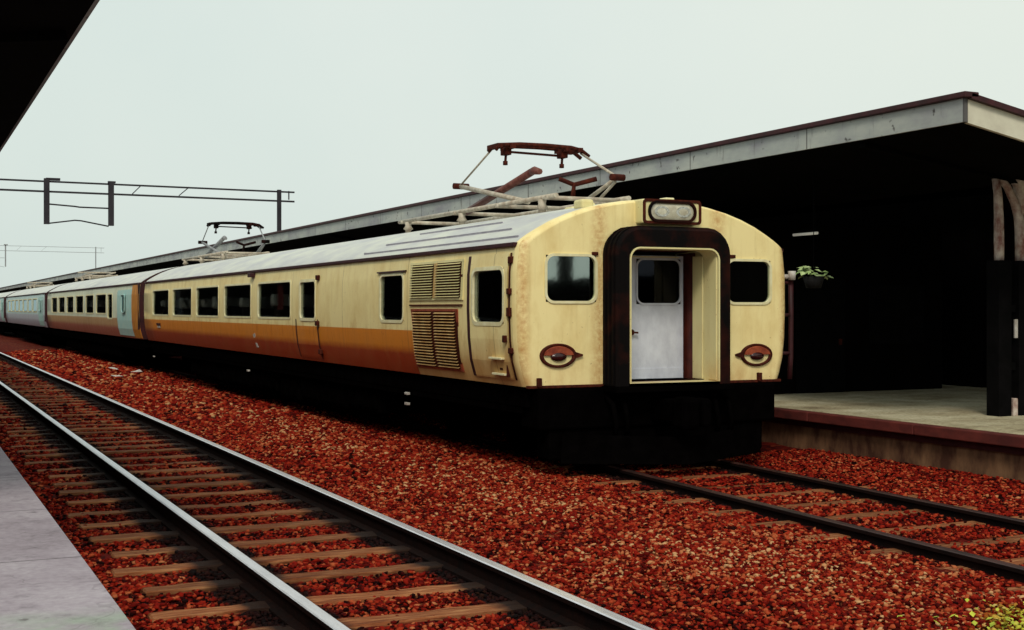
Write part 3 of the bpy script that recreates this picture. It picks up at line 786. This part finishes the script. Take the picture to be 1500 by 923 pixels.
def trailer(label, s0, s1, pm, wins, doors, pane, door_mat, seed):
    car = thing('train_carriage', label, 'train carriage', (XC, s0, 0), 'carriages of the electric train')
    b = MB(); side_wall(b, sideL, s0, s1, [pad(w) for w in wins]); side_wall(b, lambda u, v, d: (XC + hw(v) + d, u, v), s0, s1, [])
    end_wall(b, s1); b.build('body', pm, car)
    e = MB(); end_wall(e, s0); e.build('end_wall', 'maroon', car)
    if seed == 5:
        e = MB(); [raised(e, sideL, rect(s0 + .02, s0 + 1.22, za, zb), 0, .02) for za, zb in ((.96, 1.2), (1.2, 1.45), (1.45, 1.8), (1.8, 2.2), (2.2, 2.48))]; e.build('corner_panel', 'orange_end', car)
    rf = MB(); roof_shell(rf, s0, s1); rf.build('roof', 'roof_grey', car); gutter(car, s0, s1)
    li = MB(); li.quad((XC - .6, s0 + .3, 1), (XC - .6, s1 - .3, 1), (XC - .6, s1 - .3, 2.5), (XC - .6, s0 + .3, 2.5)); li.build('saloon_lining', 'interior', car)
    for w in wins: window(car, *w, .07, .045, sideL, pane, d1=.008)
    for d in doors:
        dm = MB(); zz = [.99, 1.2, 1.45, 1.8, 2.2, 2.36]
        for a, c in zip(zz, zz[1:]): dm.quad(sideL(d[0], a, .012), sideL(d[1], a, .012), sideL(d[1], c, .012), sideL(d[0], c, .012))
        do = dm.build('passenger_door', door_mat, car)
        m_ = (d[0] + d[1]) / 2
        window(do, m_ - .28, m_ + .28, 1.7, 2.2, .06, .03, lambda u, v, dd: sideL(u, v, dd + .05), 'blue_glass', door_mat)
        for a in (d[0] - .06, d[1]):
            g = MB(); raised(g, sideL, rect(a, a + .06, 1.5, 2.3), 0, .014); g.build('door_seam', 'roof_edge', do)
    h = MB(); h.box(XC - 1.86, XC - 1.80, s0 + .02, s0 + .12, 1.2, 2.5, .01); h.build('corner_strip', 'maroon', car)
    underframe(car, s0, s1, seed)
    h = MB(); h.box(XC - .75, XC + .75, s1, s1 + .88, .95, 2.6, .04); h.build('gangway_bellows', 'rubber', car)
    return car
c2 = trailer('faded cream second carriage with turquoise door coupled behind the leading one', 37.5, 62.3, 'second_paint',
             [(42.6, 43.6, 1.5, 2.25), (43.95, 46.3, 1.65, 2.26), (46.95, 49.0, 1.65, 2.26), (49.7, 51.9, 1.65, 2.26), (52.6, 54.8, 1.65, 2.26), (55.5, 57.7, 1.65, 2.26), (58.3, 60.4, 1.65, 2.26)],
             [(38.75, 41.5)], 'glass', 'turquoise', 5)
pantograph(c2, 59.0, False)
for k in range(8):
    s = 44.6 + k * 1.9; st = MB(); st.box(XC - 1.5, XC - .7, s, s + .16, 1.15, 1.95, .03); so = st.build('seat', 'seat', c2)
    cv = MB(); cv.box(XC - 1.72, XC - 1.0, s - .02, s + .18, 1.85, 2.10, .04); cv.build('headrest_cover', 'cover', so)
c3 = trailer('pale cyan third carriage with bluish windows', 63.2, 87.2, 'third_paint',
             [(67.2 + 2.7 * k, 69.3 + 2.7 * k, 1.65, 2.26) for k in range(7)], [(64.2, 66.4)], 'blue_glass', 'turquoise', 6)
pantograph(c3, 84.0, False)
c4 = trailer('pale cyan last carriage cut by the photo\'s left edge', 88.6, 112.4, 'third_paint',
             [(92.2 + 2.7 * k, 94.3 + 2.7 * k, 1.65, 2.26) for k in range(7)], [(89.2, 91.4)], 'blue_glass', 'turquoise', 8)

# ------------------------------------------------------------------ ground, ballast, track
def bend(s):
    """the far track leans slightly left towards the camera"""
    if s > 26: return 0.
    if s > 13: return .15 * (26 - s) / 13
    return .15 - .047 * (13 - s)
def bed_z(x, y):
    lo, hi = -.172, -.092
    t = min(1, max(0, (x - 4.35) / .9)); t = t * t * (3 - 2 * t)
    return lo + (hi - lo) * t
g = MB()
g.quad((-3000, -3000, -.5), (3000, -3000, -.5), (3000, 3000, -.5), (-3000, 3000, -.5))
tag(g.build('ground', plain('far_ground', (.10, .07, .045), (.05, .035, .02), .3, .9)), kind='structure')
# ballast bed: one uneven sheet between the two platforms
ys = np.concatenate([np.arange(-12, 4, .8), np.arange(4, 20, .12), np.arange(20, 45, .4), np.arange(45, 201, 4.)])
xs_ = np.concatenate([np.linspace(.98, 11.25, 96)])
from mathutils import noise as mnoise
bd = MB(); bd.smooth = True
idx = [[bd.vert((x, y, bed_z(x, y) - .012 + .022 * mnoise.noise((x * 2.3, y * 2.3, 0)) + (.012 * mnoise.noise((x * 9, y * 9, 3)) if y < 20 else 0))) for x in xs_] for y in ys]
for i in range(len(ys) - 1):
    for j in range(len(xs_) - 1): bd.face([idx[i][j], idx[i][j + 1], idx[i + 1][j + 1], idx[i + 1][j]])
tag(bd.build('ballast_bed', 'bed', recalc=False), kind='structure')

def stones():
    # icosahedral lumps, squashed and turned at random
    t = (1 + 5 ** .5) / 2
    V = np.array([(-1, t, 0), (1, t, 0), (-1, -t, 0), (1, -t, 0), (0, -1, t), (0, 1, t), (0, -1, -t), (0, 1, -t), (t, 0, -1), (t, 0, 1), (-t, 0, -1), (-t, 0, 1)], float)
    V /= np.linalg.norm(V[0])
    Fc = np.array([(0, 11, 5), (0, 5, 1), (0, 1, 7), (0, 7, 10), (0, 10, 11), (1, 5, 9), (5, 11, 4), (11, 10, 2), (10, 7, 6), (7, 1, 8), (3, 9, 4), (3, 4, 2), (3, 2, 6), (3, 6, 8), (3, 8, 9), (4, 9, 5), (2, 4, 11), (6, 2, 10), (8, 6, 7), (9, 8, 1)])
    P = []
    def scatter(n, x0, x1, y0, y1, r0, r1):
        x = rng.uniform(x0, x1, n); y = rng.uniform(y0, y1, n); r = rng.uniform(r0, r1, n); P.append(np.stack([x, y, r], 1))
    scatter(62000, .98, 11.1, 4.6, 8.5, .009, .024)
    scatter(56000, .98, 11.1, 8.5, 14, .011, .028)
    scatter(26000, .98, 8.5, 14, 22, .018, .038)
    scatter(12000, .98, 7.6, 22, 36, .03, .06)
    scatter(6000, 1.5, 7.4, 36, 62, .05, .085)
    P = np.concatenate(P)
    x, y, r = P.T
    # keep the rails clear
    bx = np.array([bend(s) for s in y])
    keep = np.ones(len(x), bool)
    for xr in (2.26, 3.80): keep &= np.abs(x - xr) > (.075 + r * .8)
    for xr in (7.22, 8.72): keep &= ~((np.abs(x - xr - bx) < (.075 + r * .8)) & (y < 13.5))
    # most stones on sleeper tops have been swept off
    for (xa, xb, ph, pt, ya, yb) in ((1.45, 3.9, SL_PH, SL_P, 5, 60), (6.75, 9.3, SR_PH, SR_P, 5, 14)):
        q = np.abs((y - ph) / pt - np.round((y - ph) / pt)) * pt
        on = (q < .125) & (x > xa) & (x < xb) & (y > ya) & (y < yb)
        keep &= ~(on & (rng.random(len(x)) < .925))
    x, y, r = x[keep], y[keep], r[keep]; n = len(x)
    z = np.array([bed_z(a, b_) for a, b_ in zip(x, y)]) + rng.uniform(-.012, .012, n)
    ang = rng.uniform(0, 2 * np.pi, n); ca, sa = np.cos(ang), np.sin(ang)
    sx = r * rng.uniform(.85, 1.5, n); sy = r * rng.uniform(.7, 1.1, n); sz = r * rng.uniform(.45, .8, n)
    jit = rng.uniform(.60, 1.3, (n, 12))
    L = V[None] * jit[..., None]
    L = L * np.stack([sx, sy, sz], 1)[:, None, :]
    tilt = rng.uniform(-.5, .5, n); ct, st_ = np.cos(tilt), np.sin(tilt)
    X1 = L[..., 0] * ct[:, None] + L[..., 2] * st_[:, None]; Z1 = -L[..., 0] * st_[:, None] + L[..., 2] * ct[:, None]; Y1 = L[..., 1]
    W = np.stack([X1 * ca[:, None] - Y1 * sa[:, None] + x[:, None], X1 * sa[:, None] + Y1 * ca[:, None] + y[:, None], Z1 + z[:, None]], -1).reshape(-1, 3)
    F = (Fc[None] + (np.arange(n) * 12)[:, None, None]).reshape(-1, 3)
    me = bpy.data.meshes.new('ballast')
    me.vertices.add(len(W)); me.vertices.foreach_set('co', W.astype(np.float32).ravel())
    me.loops.add(F.size); me.loops.foreach_set('vertex_index', F.astype(np.int32).ravel())
    me.polygons.add(len(F)); me.polygons.foreach_set('loop_start', (np.arange(len(F)) * 3).astype(np.int32))
    me.update(calc_edges=True)
    at = me.attributes.new('tone', 'FLOAT', 'POINT'); at.data.foreach_set('value', np.repeat(rng.random(n), 12).astype(np.float32))
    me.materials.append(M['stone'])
    o = bpy.data.objects.new('ballast', me); COL.objects.link(o); tag(o, kind='stuff')
    tag(o, 'loose red and cream ballast stones covering the trackbed', 'ballast')
SL_PH, SL_P = 6.95, .748
SR_PH, SR_P = 7.88, .725
stones()

def rail(name, label, x, s0, s1, head, bent):
    m = MB()
    prof = [(-.075, -.172), (.075, -.172), (.075, -.155), (.018, -.135), (.018, -.05), (.044, -.035), (.044, -.006), (.034, 0), (-.034, 0), (-.044, -.006), (-.044, -.035), (-.018, -.05), (-.018, -.135), (-.075, -.155)]
    ss = [s0] + [s for s in np.arange(math.ceil(s0), min(s1, 27), 1.0) if s > s0] + [s1]
    rg = [[m.vert((x + (bend(s) if bent else 0) + px, s, pz)) for px, pz in prof] for s in ss]
    for A, B in zip(rg, rg[1:]):
        for k in range(len(prof)):
            m.cur = 1 if k in (6, 7, 8) else 0
            m.face([A[k], A[(k + 1) % len(prof)], B[(k + 1) % len(prof)], B[k]])
    return tag(m.build(name, ['rail_side', head], recalc=False), label, 'rail', 'running rails')
rail('rail', 'bright worn rail nearest the left platform', 2.26, -8, 200, 'rail_top', False)
rail('rail', 'bright worn rail on the train side of the left track', 3.80, -8, 200, 'rail_top', False)
rail('rail', 'dark rusty rail in front of the train, on its open ballast side', 7.22, -6, 200, 'rail_rust', True)
rail('rail', 'dark rusty rail in front of the train, beside the right platform wall', 8.72, -6, 200, 'rail_rust', True)

def sleeper_mesh(w, seed):
    rd = random.Random(seed); bm = bmesh.new(); bmesh.ops.create_cube(bm, size=1)
    for v in bm.verts: v.co = (v.co.x * w, v.co.y * .20, v.co.z * .14 - .07)
    bmesh.ops.subdivide_edges(bm, edges=[e for e in bm.edges if abs(e.verts[0].co.x - e.verts[1].co.x) > .5], cuts=14)
    for v in bm.verts:
        v.co += Vector((rd.uniform(-.006, .006), rd.uniform(-.012, .012), rd.uniform(-.007, .004)))
    bmesh.ops.bevel(bm, geom=[e for e in bm.edges if abs(e.verts[0].co.z - e.verts[1].co.z) < .02 and e.verts[0].co.z > -.02], offset=.012, segments=1, affect='EDGES')
    me = bpy.data.meshes.new('sleeper'); bm.to_mesh(me); bm.free(); me.materials.append(M['sleeper']); return me
SM = [sleeper_mesh(2.62, k) for k in range(6)]; SR_ = [sleeper_mesh(2.7, 20 + k) for k in range(4)]
for k in range(74):
    s = SL_PH + (k - 2) * SL_P
    o = bpy.data.objects.new('sleeper', SM[k % 6] if k % 7 else SM[(k * 3) % 6]); COL.objects.link(o)
    o.location = (2.83 + random.uniform(-.10, .10), s + random.uniform(-.05, .05), -.138 + random.uniform(-.018, .006)); o.rotation_euler = (random.uniform(-.02, .02), 0, random.uniform(-.014, .014))
    tag(o, 'weathered tan timber sleeper crossing under the bright-railed left track', 'sleeper', 'sleepers of the left track')
for k in range(12):
    s = SR_PH + (k - 3) * SR_P
    o = bpy.data.objects.new('sleeper', SR_[k % 4]); COL.objects.link(o)
    o.location = (7.97 + bend(s), s, -.083 + random.uniform(-.012, .004)); o.rotation_euler = (random.uniform(-.02, .02), 0, random.uniform(-.02, .02))
    tag(o, 'tan timber sleeper half sunk in ballast ahead of the train', 'sleeper', 'sleepers ahead of the train')

for k, (x, y) in enumerate(((6.2, 38.0), (5.9, 40.5), (5.25, 35.5))):
    h = MB(); pts = [(x + .16 * math.cos(a) * random.uniform(.7, 1.3), y + .3 * math.sin(a) * random.uniform(.7, 1.3), -.03 + random.uniform(0, .09)) for a in [k2 * math.pi / 3 for k2 in range(6)]]
    c = h.vert((x, y, .03)); ids = [h.vert(p) for p in pts]
    for q in range(6): h.face([c, ids[q], ids[(q + 1) % 6]])
    lo = [h.vert((p[0], p[1], p[2] - .01)) for p in pts]; c2_ = h.vert((x, y, .02))
    for q in range(6): h.face([c2_, lo[(q + 1) % 6], lo[q]]); h.face([ids[q], ids[(q + 1) % 6], lo[(q + 1) % 6], lo[q]])
    tag(h.build('paper_scrap', 'paper', origin=(x, y, -.1)), 'crumpled white paper scrap lying on ballast far down beside the train', 'litter', 'paper scraps beside the train')

# lime weeds at the lower right corner
wd = MB()
for k in range(240):
    t = random.random(); x = random.gauss(6.3, .40); y = random.gauss(5.62, .22)
    if x > 6.95 or y < 5.0: continue
    a = random.uniform(0, 6.28); L = random.uniform(.018, .05); w = L * .42; zt = -.085 + random.uniform(0, .04)
    d = Vector((math.cos(a), math.sin(a), 0)); q = Vector((-d.y, d.x, 0)); p = Vector((x, y, zt)); up = Vector((0, 0, L * random.uniform(.1, .7)))
    wd.poly([p, p + d * L * .5 + q * w + up * .6, p + d * L + up, p + d * L * .5 - q * w + up * .6])
tag(wd.build('weeds', 'weed', recalc=False), 'lime green low weeds growing through the ballast', 'weeds', kind='stuff')

# ------------------------------------------------------------------ platforms
lp = thing('station_platform', 'lilac grey concrete platform edge in front of the left track', 'platform', (0, 0, -.5))
h = MB(); h.box(-9, .935, -14, 200, .33, .41, .006); h.build('deck', 'plat_left', lp)
h = MB(); h.box(-9, .86, -14, 200, -.5, .33); h.build('side_wall', 'plat_wall', lp)
rp = thing('station_platform', 'olive grey platform with dark red coping beyond the train', 'platform', (14, 0, -.5))
h = MB(); h.box(11.16, 17.2, -14, 200, .30, .415); h.build('deck', 'plat_right', rp)
h = MB()
for k in range(60):
    s = -14 + k * 2.0; h.box(11.0, 11.16, s, s + 1.985, .285, .412, .012)
h.box(11.0, 11.16, 106, 200, .285, .412); h.build('coping', 'coping', rp)
h = MB(); h.box(11.14, 17.2, -14, 200, -.5, .285); h.build('side_wall', 'plat_wall', rp)
h = MB()
for z in (.20,): h.box(11.10, 11.145, -14, 200, z, z + .085)
h.build('coping_shade_strip', 'maroon', rp)  # dark strip standing in for the shadow beneath the coping

# ------------------------------------------------------------------ canopies
def canopy(name, label, x_edge, x_mid, x_back, s0, s1, cols, mirrored, fascia='fascia'):
    sg = -1 if mirrored else 1
    root = thing(name, label, 'canopy', ((x_edge + x_back) / 2, s0, .41))
    xe, xm, xb = x_edge, x_mid, x_back
    zt, zm = 4.10, 3.60
    r = MB()
    for a, za, b_, zb in ((xe + sg * .03, zt, xm, zm), (xm, zm, xb, zt)):
        r.quad((a, s0 + .03, za), (b_, s0 + .03, zb), (b_, s1, zb), (a, s1, za))
        r.quad((a, s0 + .03, za - .26), (b_, s0 + .03, zb - .16), (b_, s1, zb - .16), (a, s1, za - .26))
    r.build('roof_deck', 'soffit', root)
    f = MB(); f.box(min(xe, xe + sg * .05), max(xe, xe + sg * .05), s0, s1, 3.84, 4.098); f.build('fascia_board', fascia, root)
    c = MB(); c.box(min(xe - sg * .05, xe + sg * .16), max(xe - sg * .05, xe + sg * .16), s0 - .06, s1, 4.10, 4.165, .012); c.build('roof_edge', 'maroon', root)
    e = MB()
    xa = xe + sg * .055
    za_ = lambda x: zt - (zt - zm) * abs(x - xe) / abs(xm - xe) if abs(x - xe) <= abs(xm - xe) else zm + (zt - zm) * abs(x - xm) / abs(xb - xm)
    for a, b_ in ((xa, xm), (xm, xb)):
        P = [(a, za_(a) - .26), (b_, za_(b_) - .26), (b_, za_(b_) - .002), (a, za_(a) - .002)]
        A = [e.vert((x, s0, z)) for x, z in P]; B = [e.vert((x, s0 + .05, z)) for x, z in P]
        e.face(A); e.face(B[::-1])
        for k in range(4): e.face([A[k], A[(k + 1) % 4], B[(k + 1) % 4], B[k]])
    e.build('end_board', 'fascia_end', root)
    t = MB()
    for a, b_ in ((xa, xm), (xm, xb)): t.bar((a, s0 + .04, za_(a) + .03), (b_, s0 + .04, za_(b_) + .03), .2, .06)
    t.build('roof_edge', 'maroon', root)
    for s in cols:
        k = MB()
        xl, xr = (xm - .44, xm - .08)
        k.cur = 0
        k.box(xl - .11, xl + .11, s - .11, s + .11, .412, 2.42, .01); k.box(xr - .12, xr + .14, s - .11, s + .11, .412, 2.42, .01)
        for z in (1.0, 1.75): k.box(xl, xr, s - .05, s + .05, z, z + .1)
        o = k.build('column', 'column_black', root)
        q = MB(); q.tube([(xl, s, 2.40), (xl, s, 2.62), (xl - .005, s, 3.0), (xl - .02, s, 3.28), (xl - .06, s, 3.5)], [.06, .065, .06, .055, .05], 10)
        q.build('post_rail', 'column_pale', o)
        q = MB(); q.tube([(xr + .01, s, 2.40), (xr + .01, s, 2.75), (xr - .02, s, 3.0), (xr - .09, s, 3.18), (xr - .22, s, 3.38), (xr - .42, s, 3.55)], [.065, .065, .06, .055, .05, .05], 10)
        q.tube([(xr + .04, s, 3.02), (xr + .02, s, 3.25), (xr - .0, s, 3.42), (xr - .08, s, 3.52)], [.045, .07, .09, .10], 10)
        q.build('curved_bracket', 'column_pale', o)
        q = MB(); q.tube([(xr + .10, s, 2.40), (xr + .10, s, 2.9), (xr + .18, s, 3.2), (xr + .4, s, 3.46)], .05, 10); q.build('curved_bracket', 'column_pale', o)
        q = MB(); q.box((xl + xr) / 2 + .005, (xl + xr) / 2 + .055, s - .09, s - .07, 1.42, 1.66); q.build('sign_strip', 'plate', o)
        q = MB(); q.box((xl + xr) / 2 - .03, (xl + xr) / 2 + .05, s - .10, s + .05, .412, .64, .01); q.build('base_block', 'column_pale', o)
        b2 = MB(); b2.bar((xe + sg * .1, s, 3.83), (xm, s, 3.47), .12, .14); b2.bar((xm, s, 3.47), (xb, s, 3.83), .12, .14); b2.build('roof_beam', 'soffit', o)
    return root
canopy('platform_canopy', 'long butterfly canopy with grey fascia beyond the train', 10.52, 13.30, 16.4, 10.68, 190, [12.45, 34.0, 43.0], False)
canopy('platform_canopy', 'black underside of canopy overhead at upper left', 1.21, -1.7, -4.6, 8.0, 190, [10, 19, 28], True)

# station building behind the right platform, near-black
sb = thing('station_building', 'black station building behind the right platform', 'building', (17.2, 90, .41))
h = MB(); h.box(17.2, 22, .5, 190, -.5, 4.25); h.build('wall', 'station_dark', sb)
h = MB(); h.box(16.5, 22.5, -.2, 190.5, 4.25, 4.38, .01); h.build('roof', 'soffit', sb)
for k in range(8):
    s = 6 + k * 5.5
    d = MB(); d.box(17.15, 17.198, s, s + 1.1, .415, 2.2, .01); dd = d.build('door', 'station_dark', sb)
    d = MB(); d.box(17.15, 17.198, s + 2, s + 4, 1.2, 2.3, .01); d.build('window', 'column_black', sb)

lb = thing('station_building', 'added unseen black building that makes the side windows reflect dark', 'building', (-7, 90, .41))  # out of view, added so the carriage side windows reflect black
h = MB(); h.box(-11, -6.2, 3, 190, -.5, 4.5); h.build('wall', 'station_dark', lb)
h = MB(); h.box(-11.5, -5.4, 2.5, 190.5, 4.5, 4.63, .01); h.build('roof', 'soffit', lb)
for k in range(6):
    d = MB(); s = 4.5 + k * 7; d.box(-6.198, -6.15, s, s + 1.1, .415, 2.2, .01); d.build('door', 'station_dark', lb)
gs = thing('reflection_shed', 'added unseen dark shed giving the front window its reflected silhouette', 'shed', (55, -62, -.5))  # out of view, added with its posts to shape the front window reflection
h = MB(); h.box(38, 80, -70, -62, -.5, 3.6)
h.build('wall', 'station_dark', gs)
h = MB()
A = [h.vert(p) for p in ((37.5, -61.5, 3.6), (59, -61.5, 4.7), (80.5, -61.5, 3.6))]; B = [h.vert(p) for p in ((37.5, -70.5, 3.6), (59, -70.5, 4.7), (80.5, -70.5, 3.6))]
h.face(A); h.face(B[::-1]); h.face([A[0], A[1], B[1], B[0]]); h.face([A[1], A[2], B[2], B[1]]); h.face([A[0], A[2], B[2], B[0]]); h.build('roof', 'soffit', gs)
for x in (46.4, 49.5):
    h = MB(); h.box(x, x + .8, -64, -63, 3.5, 6.6); h.build('reflection_post', 'station_dark', gs)

wr = thing('dark_platform_block', 'added black block darkening the back of the platform under the right canopy', 'dark block', (14.4, 23, .415))  # black block added to stand in for the darkness behind the platform front
h = MB(); h.box(12.35, 16.35, 17.1, 30, .415, 3.2, .02); h.build('wall', 'station_dark', wr)
h = MB(); h.box(13.2, 14.2, 17.06, 17.098, .42, 2.3, .01); dd = h.build('door', 'column_black', wr)
h = MB(); h.box(14.05, 14.1, 17.02, 17.06, 1.2, 1.3, .008); h.build('handle', 'rust', dd)
h = MB(); h.box(14.7, 15.9, 17.06, 17.098, 1.2, 2.2, .01); h.build('window', 'column_black', wr)
for s in (18.5, 21.5, 24.5, 27.5):
    h = MB(); h.box(12.31, 12.348, s, s + 1.6, 1.2, 2.2, .01); h.build('window', 'column_black', wr)

# hanging tube lamp and hanging plant in the dark under the right canopy
tl = thing('tube_lamp', 'slim pale tube lamp hanging in the dark beneath the right canopy', 'lamp', (13.05, 16.6, 3.5))
m, nt, out = new_mat('lit_tube'); n_ = N(nt); em = n_.bsdf(out, (.8, .78, .7), .4); em.inputs['Emission Color'].default_value = (1, .95, .8, 1); em.inputs['Emission Strength'].default_value = .14; M['tube'] = m
h = MB(); h.tube([(13.05, 16.35, 2.985), (13.05, 16.95, 2.985)], .022, 10); h.build('tube', 'tube', tl)
h = MB(); h.box(13.0, 13.1, 16.3, 17.0, 3.012, 3.05, .01); h.tube([(13.05, 16.4, 3.04), (13.05, 16.4, 3.5)], .008, 6); h.tube([(13.05, 16.9, 3.04), (13.05, 16.9, 3.5)], .008, 6); h.build('fitting', 'column_black', tl)
hp = thing('hanging_plant', 'pale leafy plant hanging in the dark by the train\'s right corner', 'plant', (11.3, 14.3, 3.6))
lf = MB(); rd = random.Random(4)
for k in range(46):
    cx_, cy_, cz_ = rd.choice(((11.22, 14.3, 2.33), (11.25, 14.3, 2.34), (11.28, 14.35, 2.31), (11.52, 14.3, 2.27)))
    cx_ += rd.gauss(0, .05); cy_ += rd.gauss(0, .07); cz_ += rd.gauss(0, .03)
    a = rd.uniform(0, 6.28); L = rd.uniform(.06, .12); d = Vector((math.cos(a), math.sin(a), rd.uniform(-.5, .4))).normalized(); q = d.cross(Vector((0, -.5, 1))).normalized() * L * .38; p = Vector((cx_, cy_, cz_))
    lf.poly([p, p + d * L * .5 + q, p + d * L + Vector((0, 0, -.02)), p + d * L * .5 - q])
lf.build('leaves', 'leaf', hp, recalc=False)
h = MB(); h.tube([(11.35, 14.3, 2.08), (11.35, 14.3, 2.24)], [.10, .15], 14); h.build('pot', 'pot', hp)
h = MB(); h.tube([(11.35, 14.3, 2.24), (11.35, 14.3, 3.72)], .006, 5); h.build('hanger', 'column_black', hp)

# ------------------------------------------------------------------ overhead line gantries
def gantry(label, s, mat, k=1.):
    root = thing('catenary_gantry', label, 'gantry', (12.2, s, -.5), 'overhead line gantries')
    tc = MB(); tc.bar((-6, s, 6.02), (12.75, s, 5.93), .07 * k, .055 * k); tc.build('top_chord', mat, root)
    bc = MB(); bc.bar((-6, s, 5.69), (12.75, s, 5.60), .07 * k, .06 * k); bc.build('bottom_chord', mat, root)
    for a, c in ((7.15, 7.45), (8.7, 9.05), (12.55, 12.55), (2.2, 2.5), (-1, -.7)): lc = MB(); lc.bar((a, s, 5.66), (c, s, 5.97), .04 * k, .03 * k); lc.build('lacing_bar', mat, root)
    for x, z1 in ((4.42, 6.07), (6.46, 6.02)):
        p = MB(); p.bar((x, s, 4.57), (x, s, z1), .17 * k, .17 * k); p.box(x - .02, x + .42, s - .06, s + .06, z1 - .06, z1 + .02) if x < 5 else p.box(x - .1, x + .14, s - .08, s + .08, z1 - .02, z1 + .04); p.build('drop_post', mat, root)
    c = MB(); c.bar((12.2, s, -.5), (12.2, s, 6.0), .13 * k, .13 * k); c.build('column', mat, root)
    c = MB(); c.bar((-5.5, s, -.5), (-5.5, s, 6.1), .2, .2); c.build('column', mat, root)
    a = MB(); a.tube([(4.5, s, 5.23), (5.3, s, 5.18), (5.45, s, 5.16), (6.4, s, 5.15)], .028 * k, 6); a.build('span_arm', mat, root)
    a = MB(); a.tube([(4.5, s, 4.60), (5.3, s, 4.72), (5.5, s, 4.71), (6.38, s, 4.55)], .026 * k, 6); a.build('steady_arm', mat, root)
    return root
gantry('dark overhead line gantry with two hanging posts at upper left', 45, 'steel_dark')
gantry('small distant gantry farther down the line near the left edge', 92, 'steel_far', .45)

# ------------------------------------------------------------------ camera, light, sky
F_PX, W_PX, H_PX = 1900., 1500., 923.
cam = bpy.data.cameras.new('camera'); co = bpy.data.objects.new('camera', cam); COL.objects.link(co)
cam.sensor_width = 36; cam.sensor_fit = 'HORIZONTAL'; cam.lens = F_PX / W_PX * 36
cam.shift_y = -(H_PX / 2 - 452) / W_PX
cam.clip_end = 8000; cam.clip_start = .05
co.location = (0, 0, 1.8); co.rotation_euler = (R(90), 0, -math.atan(900 / F_PX)); sc.camera = co

SUN_AZ, SUN_EL = R(211), R(43)     # azimuth measured clockwise from +Y: behind the viewer, a little left
d = Vector((math.sin(SUN_AZ) * math.cos(SUN_EL), math.cos(SUN_AZ) * math.cos(SUN_EL), math.sin(SUN_EL)))
sun = bpy.data.lights.new('sun', 'SUN'); sun.energy = 1.4; sun.angle = R(14); sun.color = (1., .93, .80)
so = bpy.data.objects.new('sun', sun); COL.objects.link(so); so.rotation_euler = (-d).to_track_quat('-Z', 'Y').to_euler(); so.location = (0, -20, 30)
w = bpy.data.worlds.new('World'); sc.world = w; w.use_nodes = True
nt = w.node_tree; n = N(nt); nt.nodes.clear()
out = nt.nodes.new('ShaderNodeOutputWorld'); bg = nt.nodes.new('ShaderNodeBackground')
sky = nt.nodes.new('ShaderNodeTexSky'); sky.sky_type = 'NISHITA'; sky.sun_disc = False; sky.sun_elevation = SUN_EL; sky.sun_rotation = SUN_AZ; sky.dust_density = 4; sky.air_density = 1.5
hs = nt.nodes.new('ShaderNodeHueSaturation'); hs.inputs['Saturation'].default_value = .25; nt.links.new(sky.outputs[0], hs.inputs['Color'])
# thin overcast veil with faint broad unevenness
v = n.coord('Generated'); cl = n.noise(v, 2.2, 5, .55)
veil = n.ramp(cl, [(.3, (6.05, 6.95, 6.55)), (.7, (6.7, 7.35, 6.85))])
dx_, dy_, dz_ = n.sep(v)
wm = n.math('MULTIPLY', n.math('MULTIPLY_ADD', dx_, 1.7, -.75, clamp=True), n.math('MULTIPLY', dz_, 3.2, clamp=True))
veil = n.mix(wm, veil, (8.3, 8.4, 7.1))
mx = n.mix(.85, hs.outputs[0], veil)
nt.links.new(mx, bg.inputs['Color']); bg.inputs['Strength'].default_value = .10
nt.links.new(bg.outputs[0], out.inputs['Surface'])

sc.render.engine = 'CYCLES'
sc.cycles.use_denoising = True
sc.cycles.max_bounces = 8; sc.cycles.transparent_max_bounces = 12
sc.view_settings.view_transform = 'Standard'; sc.view_settings.look = 'None'; sc.view_settings.exposure = .25; sc.view_settings.gamma = 1
sc.view_settings.use_curve_mapping = False
sc.render.resolution_x = 1024; sc.render.resolution_y = 630
